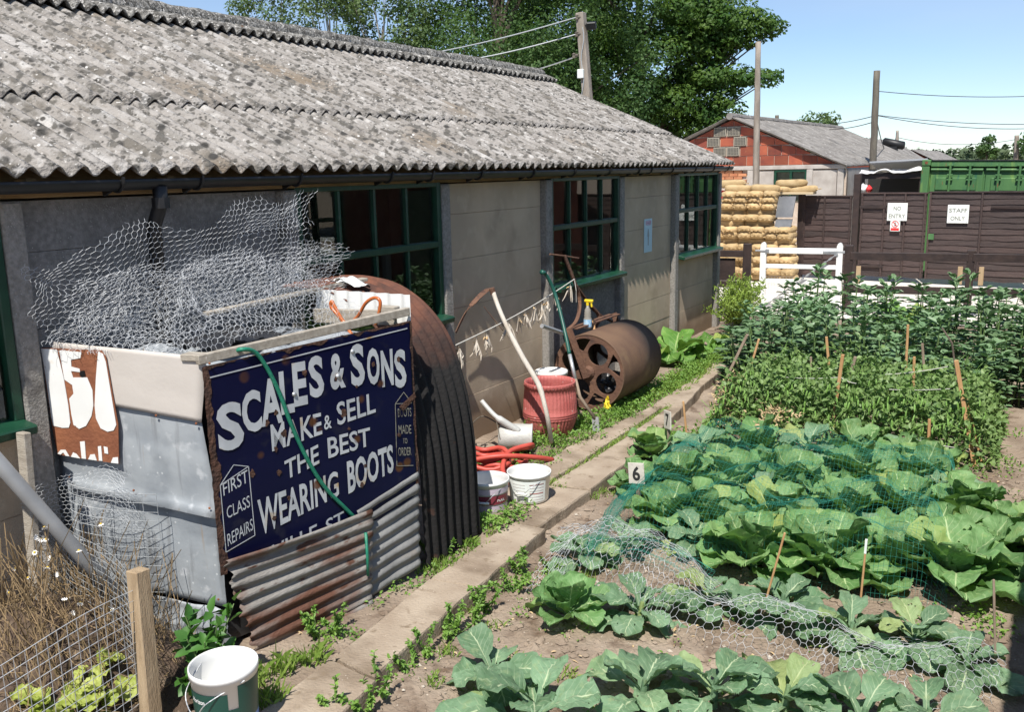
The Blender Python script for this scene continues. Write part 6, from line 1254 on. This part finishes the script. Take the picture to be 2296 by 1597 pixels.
b = MB(); b.beam(RC + V((0, -.05, -.05)), V((.30, 8.53, .86)), .07, .014, (0, 1, 0)); part('side_strap', b, mIron, rl); b = MB(); b.beam(RC + V((0, RL + .05, -.05)), V((.30, 9.68, .86)), .07, .014, (0, 1, 0)); part('side_strap', b, mIron, rl)
b = MB(); b.beam(fL, fR, .045, .014); b.beam(fL + V((.10, 0, .01)), fR + V((.10, 0, .01)), .04, .012); part('cross_bar', b, mIron, rl)
for P_ in ([J, onX(1299, 668, .18), onX(1299, 697, .20), onX(1291, 722, .23), fL.lerp(fR, .02)], [J, onX(1318, 678, .19), onX(1341, 703, .22), onX(1382, 727, .26)], [onX(1318, 678, .19), onX(1338, 700, .22), onX(1343, 718, .24), onX(1334, 736, .26)]):
    Q = spline(P_, 5); b = MB()
    for a, c in zip(Q, Q[1:]): b.beam(a, c, .014, .040, (1, 0, 0))
    part('handle_stay', b, mIron, rl)
b = MB(); b.beam(J + (J - T0) * .1, T0, .045, .022, (1, 0, 0), .004); b.tube([onX(1233, 570, .15), T0, onX(1297, 579, .13)], .010, 6); part('handle', b, mIron, rl)
b = MB(); b.grid(lambda u, v: RC + V((.17 + .13 * math.cos(u * 6.283) * math.sin(v * 3.14) * (1 + .3 * nz(u * 5, v * 5)), .22 - .10 * math.cos(v * 3.14) + .05 * nz(u * 7, v * 7, 2), -.13 + .13 * math.sin(u * 6.283) * math.sin(v * 3.14) * (1 + .4 * nz(u * 6, v * 6, 4)))), 24, 14); single('bin_bag', b, mBlackPl, 'shiny black plastic bag stuffed inside the roller', 'bag', RC + V((.17, .2, -.13)))
mYellowP = M('yellow_plastic', (.75, .55, .02), (.80, .62, .05), 7, .45); c = onY(1362, 902, 8.5); b = MB(); b.grid(lambda u, v: c + V(((u - .5) * .08 * (1.2 - v) + .04 * nz(v * 4, 3), .04 * nz(u * 4, v * 4), (v - .5) * .13 + .04 * nz(u * 3, v * 3, 1))), 8, 8); single('yellow_rag', b, mYellowP, 'scrap of bright yellow plastic at the roller wheel', 'plastic scrap', c, smooth=True)
c = V((.36, 8.86, .815)); sb = thing('spray_bottle', 'clear spray bottle with yellow trigger standing on the roller', 'bottle', c); mClear = M('clear_plastic', (.50, .47, .42), rough=.15, trans=((.6, .58, .52), .5)); mBlueL = M('blue_label', (.15, .40, .68), (.55, .70, .80), 30, .4)
b = MB(); b.lathe([(0, 0), (.040, .0), (.043, .01), (.043, .11), (.034, .125), (.040, .14), (.034, .155), (.038, .17), (.032, .185), (.034, .20), (.018, .225), (.014, .25), (0, .25)], 20, c); part('bottle_body', b, mClear, sb, smooth=True)
b = MB(); b.lathe([(.0445, .02), (.0445, .10)], 20, c); part('label_wrap', b, mBlueL, sb, smooth=True)
b = MB(); b.tube([c + V((0, 0, .25)), c + V((0, 0, .285))], .017, 10); b.box(c + V((.015, 0, .30)), (.10, .03, .03), ch=.006); b.beam(c + V((.045, 0, .295)), c + V((.05, 0, .235)), .014, .016); part('trigger', b, mYellowP, sb)
b = MB(); b.tube([onX(1215, 731, .35), onX(1265, 748, .34)], .022, 10); single('pipe_offcut', b, mGalv, 'short grey pipe lying across the roller top', 'pipe', onX(1240, 740, .34))
for k, (a, e, lab) in enumerate((((1330, 716), (1333, 748), 'upright orange wood chip on the roller'), ((1337, 740), (1352, 753), 'orange wood chip lying on the roller edge'))): b = MB(); b.beam(onX(*a, .36), onX(*e, .40), .025, .012); single('wood_chip', b, mStake, lab, 'wood', onX(*e, .4))

# ---------------------------------------------------------------- scythe and long green handled tool
mBleach = M('bleached_wood', (.60, .56, .50), (.46, .40, .33), 5, .85, bump=.5, bsc=60, stretch=(2, 2, .6)); scy = thing('scythe', 'old scythe with bleached white snath leaning on the wall', 'scythe', (.70, 7.35, 0))
sp_ = [(1106, 655, .17), (1118, 690, .26), (1140, 740, .38), (1168, 795, .52), (1196, 842, .65), (1211, 872, .72), (1222, 912, .78), (1230, 950, .80), (1236, 992, .76)]
b = MB(); b.tube(spline([onX(*q) for q in sp_], 4), [.021] * 10 + [.025] * 12 + [.021] * 11, 9); part('snath', b, mBleach, scy, smooth=True)
b = MB(); h0 = onX(1106, 653, .17); b.tube([h0 + V((0, 0, -.03)), h0 + V((-.01, -.01, .03))], .027, 10); part('ferrule', b, mIron, scy)
bl = spline([onX(*q) for q in ((1106, 648, .15), (1090, 652, .12), (1070, 670, .10), (1045, 700, .08), (1022, 746, .06))], 5); b = MB()
for i, (a, c) in enumerate(zip(bl, bl[1:])): b.beam(a, c, .006, .016 + .028 * min(1, i / 6) * (1 - .5 * max(0, i - 12) / 8), (0, 1, .6))
part('blade', b, mIron, scy)
b = MB(); b.tube([onX(1085, 688, .14), onX(1128, 742, .25)], .004, 5); part('stay_wire', b, mIron, scy)
for x, y, d in ((1145, 752, .3), (1128, 722, .25)): b = MB(); p = onX(x, y, d); b.beam(p, p + V((.02, -.02, -.03)), .015, .02); part('grip_peg', b, mIron, scy)
gt = thing('long_handled_tool', 'green handled garden tool leaning by the roller', 'garden tool', (.86, 7.95, 0)); gp_ = [(1219, 612, .26), (1228, 622, .28), (1243, 655, .33), (1256, 700, .42), (1270, 760, .54), (1277, 795, .60)]
b = MB(); b.tube(spline([onX(*q) for q in gp_], 4), .019, 9); b.tube([onX(1214, 610, .255), onX(1222, 613, .265)], .024, 9); part('green_grip', b, M('green_handle', (.010, .075, .055), (.015, .095, .07), 9, .4), gt, smooth=True)
b = MB(); b.tube([onX(1277, 795, .60), onX(1290, 850, .70)], .019, 9); part('chrome_sleeve', b, mGalv, gt, smooth=True); b = MB(); b.tube([onX(1290, 850, .70), onX(1300, 890, .76), V((.90, 7.9, .10))], .017, 9); part('wooden_shaft', b, mStakeOld, gt, smooth=True)
b = MB(); b.beam(V((.90, 7.9, .12)), V((.93, 7.86, -.02)), .07, .012, (0, 1, 0)); part('blade', b, mGalv, gt)

# ---------------------------------------------------------------- drying line with bean bunches
A_, E_ = onX(1022, 774, .30), onX(1288, 626, .19); b = MB(); lp = [A_.lerp(E_, k / 20) + V((0, 0, -.035 * math.sin(k / 20 * 3.14159))) for k in range(21)]; b.tube(lp, .0045, 5); b.tube([E_, E_ + V((.03, -.02, -.12)), E_ + V((.02, 0, -.25))], .003, 4); single('drying_line', b, mTwine, 'white cord stretched from arched sheet to roller handle', 'cord', A_)
mPale = M('dried_pods', (.62, .56, .48), (.46, .39, .31), 12, .9); mPaper = M('dried_husk', (.55, .33, .13), (.48, .38, .26), 12, .85)
for k, (px, n) in enumerate(((1027, 9), (1066, 11), (1090, 9), (1140, 11), (1163, 4), (1178, 5), (1201, 9), (1215, 11), (1228, 4), (1246, 5), (1279, 8))):
    i = min(range(21), key=lambda q: abs((onX(px, 0, lp[q].x) - lp[q]).to_2d().length)); t = min(20, max(0, i)); f = (px - 1022) / 266.0; best = min((abs(onX(px, 700, A_.lerp(E_, g / 200).x).y - A_.lerp(E_, g / 200).y), g) for g in range(201))[1] / 200; p = A_.lerp(E_, best) + V((0, 0, -.035 * math.sin(best * 3.14159)))
    t_ = thing('pod_bunch', f'bunch of dried pods on the drying line, {ordn[k]} from the arched sheet', 'dried pods', p, 'dried bunches on the line'); b = MB(); h_ = MB()
    b.tube([p, p + V((0, 0, -.05))], .003, 4)
    for j in range(n):
        d = V((rnd.uniform(-.35, .35), rnd.uniform(-.45, .45), -1)); L_ = rnd.uniform(.09, .19); q = p + V((rnd.uniform(-.01, .01), rnd.uniform(-.01, .01), -.045)); b.tube([q, q + d * L_ * .35, q + d * L_ * .7 + V((0, rnd.uniform(-.02, .02), 0)), q + d * L_ + V((0, rnd.uniform(-.03, .03), .01))], [.004, .007, .006, .002], 5)
    for j in range(2): oval(h_, p + V((0, 0, -.05)), rdir(-.4), rdir(), .05, .022)
    part('pods', b, mPale, t_); part('husks', h_, mPaper, t_)

# ---------------------------------------------------------------- left foreground: compost heap, mesh fence, pipe, plants
mCompost = M('compost', (.055, .036, .024), (.11, .075, .05), 9, .95, bump=2.2, bsc=34, lay=[('n', (.17, .125, .085), 14, .58, .70)])
def heap(x, y): return max(0, (.40 * math.exp(-((x - .45) / .42) ** 2 - ((y - 2.40) / .55) ** 2) + .10 * sm(1.25, .9, x) * sm(1.4, 1.8, y) * sm(3.1, 2.8, y))) + .035 * nz(x * 7, y * 7) + .03 * nz(x * 17, y * 17)
b = MB(); b.grid(lambda u, v: V((.06 + 1.16 * u, 1.3 + 1.72 * v, -.03 + heap(.06 + 1.16 * u, 1.3 + 1.72 * v))), 60, 84); struct('compost_heap', b, mCompost, 'dark compost heap behind the wire mesh at left', smooth=True, kind='stuff')
mStraw = M('straw', (.32, .22, .115), (.17, .12, .06), 12, .9); b = MB()
for _ in range(620):
    x = rnd.uniform(.1, 1.1); y = rnd.uniform(1.6, 2.9); p = V((x, y, heap(x, y) - .01)); d = rdir(.5) * rnd.uniform(.05, .22); q = p + d * .5 + rdir() * .03; b.tube([p, q, p + d + V((0, 0, -.03))], .0018, 3, False)
for _ in range(330):
    x = rnd.uniform(.1, .95); y = rnd.uniform(2.1, 2.9); p = V((x, y, heap(x, y))); d = V((rnd.uniform(-.6, .6), rnd.uniform(-.6, .6), 1)) * rnd.uniform(.08, .46); b.tube([p, p + d * .5 + rdir() * .02, p + d + rdir() * .05], .0022, 3, False)
struct('compost_straw', b, mStraw, 'dry stems and straw tangled over the compost heap', kind='stuff')
mPetal = M('daisy_petal', (.78, .76, .72), rough=.7); mEye = M('daisy_eye', (.62, .42, .04), rough=.8)
for k in range(26):
    px = rnd.gauss(120, 62); py = rnd.uniform(1170, 1400); c = onY(px, py, 2.35 + rnd.uniform(-.1, .3))
    if c.x < .08 or c.x > 1.0: c = onX(px, py, rnd.uniform(.25, .75))
    t_ = thing('daisy', f'small white daisy head on the compost heap, number {k+1} of a scatter', 'flower', c, 'daisies on the compost heap'); t_['label'] = 'small white daisy on the compost heap'
    b = MB(); dn = rdir(.5); u_ = dn.orthogonal().normalized(); w__ = dn.cross(u_)
    for j in range(9): a = j * .698; d = (u_ * math.cos(a) + w__ * math.sin(a) - dn * .35); oval(b, c, d, dn, .016, .008)
    part('petals', b, mPetal, t_); e_ = MB(); e_.lathe([(.006, 0), (.005, .004), (0, .006)], 7, c, dn.to_track_quat('Z', 'Y').to_matrix()); part('eye', e_, mEye, t_); s_ = MB(); s_.tube([c, c + V((rnd.uniform(-.03, .03), rnd.uniform(-.03, .03), -.14))], .0016, 3, False); part('stalk', s_, mStraw, t_)
mLett = M('lettuce_leaf', (.24, .30, .045), (.38, .42, .10), 8, .6, trans=((.4, .5, .08), .2)); LL = [cab_leaf(.20, .17, rad(30), rad(50), .3, .02, 120 + q * 3, stalk=.08) for q in range(3)]
for me in LL: me.materials.append(mLett)
t_ = thing('discarded_lettuce', 'heap of pale yellow green lettuce leaves in the compost corner', 'lettuce', (.98, 2.22, .06))
for k in range(46):
    x = .98 + rnd.gauss(0, .07); y = 2.22 + rnd.gauss(0, .15); o = link('leaf', LL[k % 3], None, t_, (x - .98, y - 2.22, max(.0, heap(x, y)) - .08 + rnd.uniform(0, .05))); o.rotation_euler = (rad(rnd.uniform(-40, 40)), rad(rnd.uniform(-35, 25)), rnd.uniform(0, 6.28)); q = rnd.uniform(.38, .62); o.scale = (q, q, q)
b = MB(); b.beam(V((1.175, 2.47, -.15)), V((1.115, 2.53, .735)), .075, .075, (0, 1, 0), .004); single('mesh_post', b, M('post_timber', (.30, .215, .13), (.40, .30, .19), 6, .88, bump=.5, bsc=40, stretch=(5, 5, .6)), 'square timber post holding the wire mesh in left foreground', 'post', (1.15, 2.5, 0))
mMesh = M('weld_mesh_wire', (.40, .42, .43), (.52, .54, .55), 8, .45, metal=.3); wm = thing('wire_mesh_fence', 'square welded wire mesh stapled to the foreground post', 'mesh fence', (1.15, 2.4, 0))
PT = V((1.12, 2.50, 0)); 
def m1(s, z): t = s / 1.25; return PT.lerp(V((1.22, 1.30, 0)), t) + V((.03 * math.sin(s * 4), 0, z + (.03 * math.sin(s * 5) - .02 * t) * (z / .7)))
b = MB(); wire_edges(b, sqnet(m1, 1.25, .70, .05, .05), .0016); part('front_mesh', b, mMesh, wm)
Q2 = onZ(62, 1192, .80); Q2 = V((max(.12, Q2.x), Q2.y, 0))
def m2(s, z): t = s / 1.05; return PT.lerp(V((.12, 2.78, 0)), t) + V((0, .03 * math.sin(s * 6), z + (.06 * math.sin(t * 3.1) * .4 + .08 * t) * (z / .7)))
b = MB(); wire_edges(b, sqnet(m2, 1.05, .70, .05, .032), .0015); part('rear_mesh', b, mMesh, wm)
def m3(s, z): a = s * 2.4; return V((.10 + .60 * (s / .66) - .04 * math.sin(a * 2), 2.90 - .16 * math.sin(s / .66 * 3.1416) + .10 * (s / .66), .30 + z + .03 * math.sin(s * 6)))
b = MB(); wire_edges(b, sqnet(m3, .66, .62, .05, .05), .0018); single('weld_mesh_panel', b, mMesh, 'curled offcut of welded mesh leaning on the zinc sheets', 'mesh', (.3, 2.85, .3))
b = MB(); b.tube([V((.28, 1.95, 1.98)), V((.55, 2.62, .66)), V((.70, 2.98, -.03))], .036, 12); single('grey_pipe', b, M('grey_pipe', (.22, .225, .23), (.30, .305, .31), 5, .5, metal=.2), 'grey drainpipe leaning across the lower left corner', 'pipe', (.7, 2.98, 0), smooth=True)
b = MB(); b.beam(V((.22, 2.55, -.05)), V((.20, 2.62, 1.25)), .07, .04, (0, 1, 0), .004); single('lean_plank', b, mTimber, 'upright grey plank at the far left by green window', 'plank', (.22, 2.55, 0))
mPot = M('potato_leaf', (.035, .115, .018), (.075, .19, .035), 7, .5, trans=((.12, .3, .03), .2)); t_ = thing('potato_plant', 'dark green leafy potato plant between post and bucket', 'plant', (1.22, 2.76, 0)); l_, s_ = MB(), MB()
for k in range(16):
    a = k * 2.4; tip = V((1.22 + .12 * math.cos(a) * rnd.uniform(.4, 1.2), 2.78 + .16 * math.sin(a) * rnd.uniform(.4, 1.2), rnd.uniform(.12, .44))); s_.tube([V((1.22, 2.78, -.02)), V((1.22, 2.78, 0)).lerp(tip, .6) + V((0, 0, .04)), tip], [.006, .005, .003], 5)
    for j in range(11): p = V((1.22, 2.78, 0)).lerp(tip, rnd.uniform(.45, 1.05)); oval(l_, p, rdir(.1), V((0, 0, 1)) + rdir() * .5, rnd.uniform(.06, .10), rnd.uniform(.04, .06))
part('foliage', l_, mPot, t_, smooth=True); part('stem', s_, mStem, t_)
for lab, x, y, sx, sy, m in (('torn scrap of white paper behind the pink tub', .30, 7.42, .16, .12, mWhitePl), ('thin dead stick beside the foreground kerb', 2.02, 3.0, .05, .22, mStakeOld), ('small brown stick lying near the first cabbage', 2.32, 4.45, .16, .02, mStakeOld)):
    b = MB(); b.box((x, y, gz(x, y) + .02), (sx, sy, .012), Euler((.1, .2, .5)).to_matrix(), .003); single('litter', b, m, lab, 'litter', (x, y, 0))
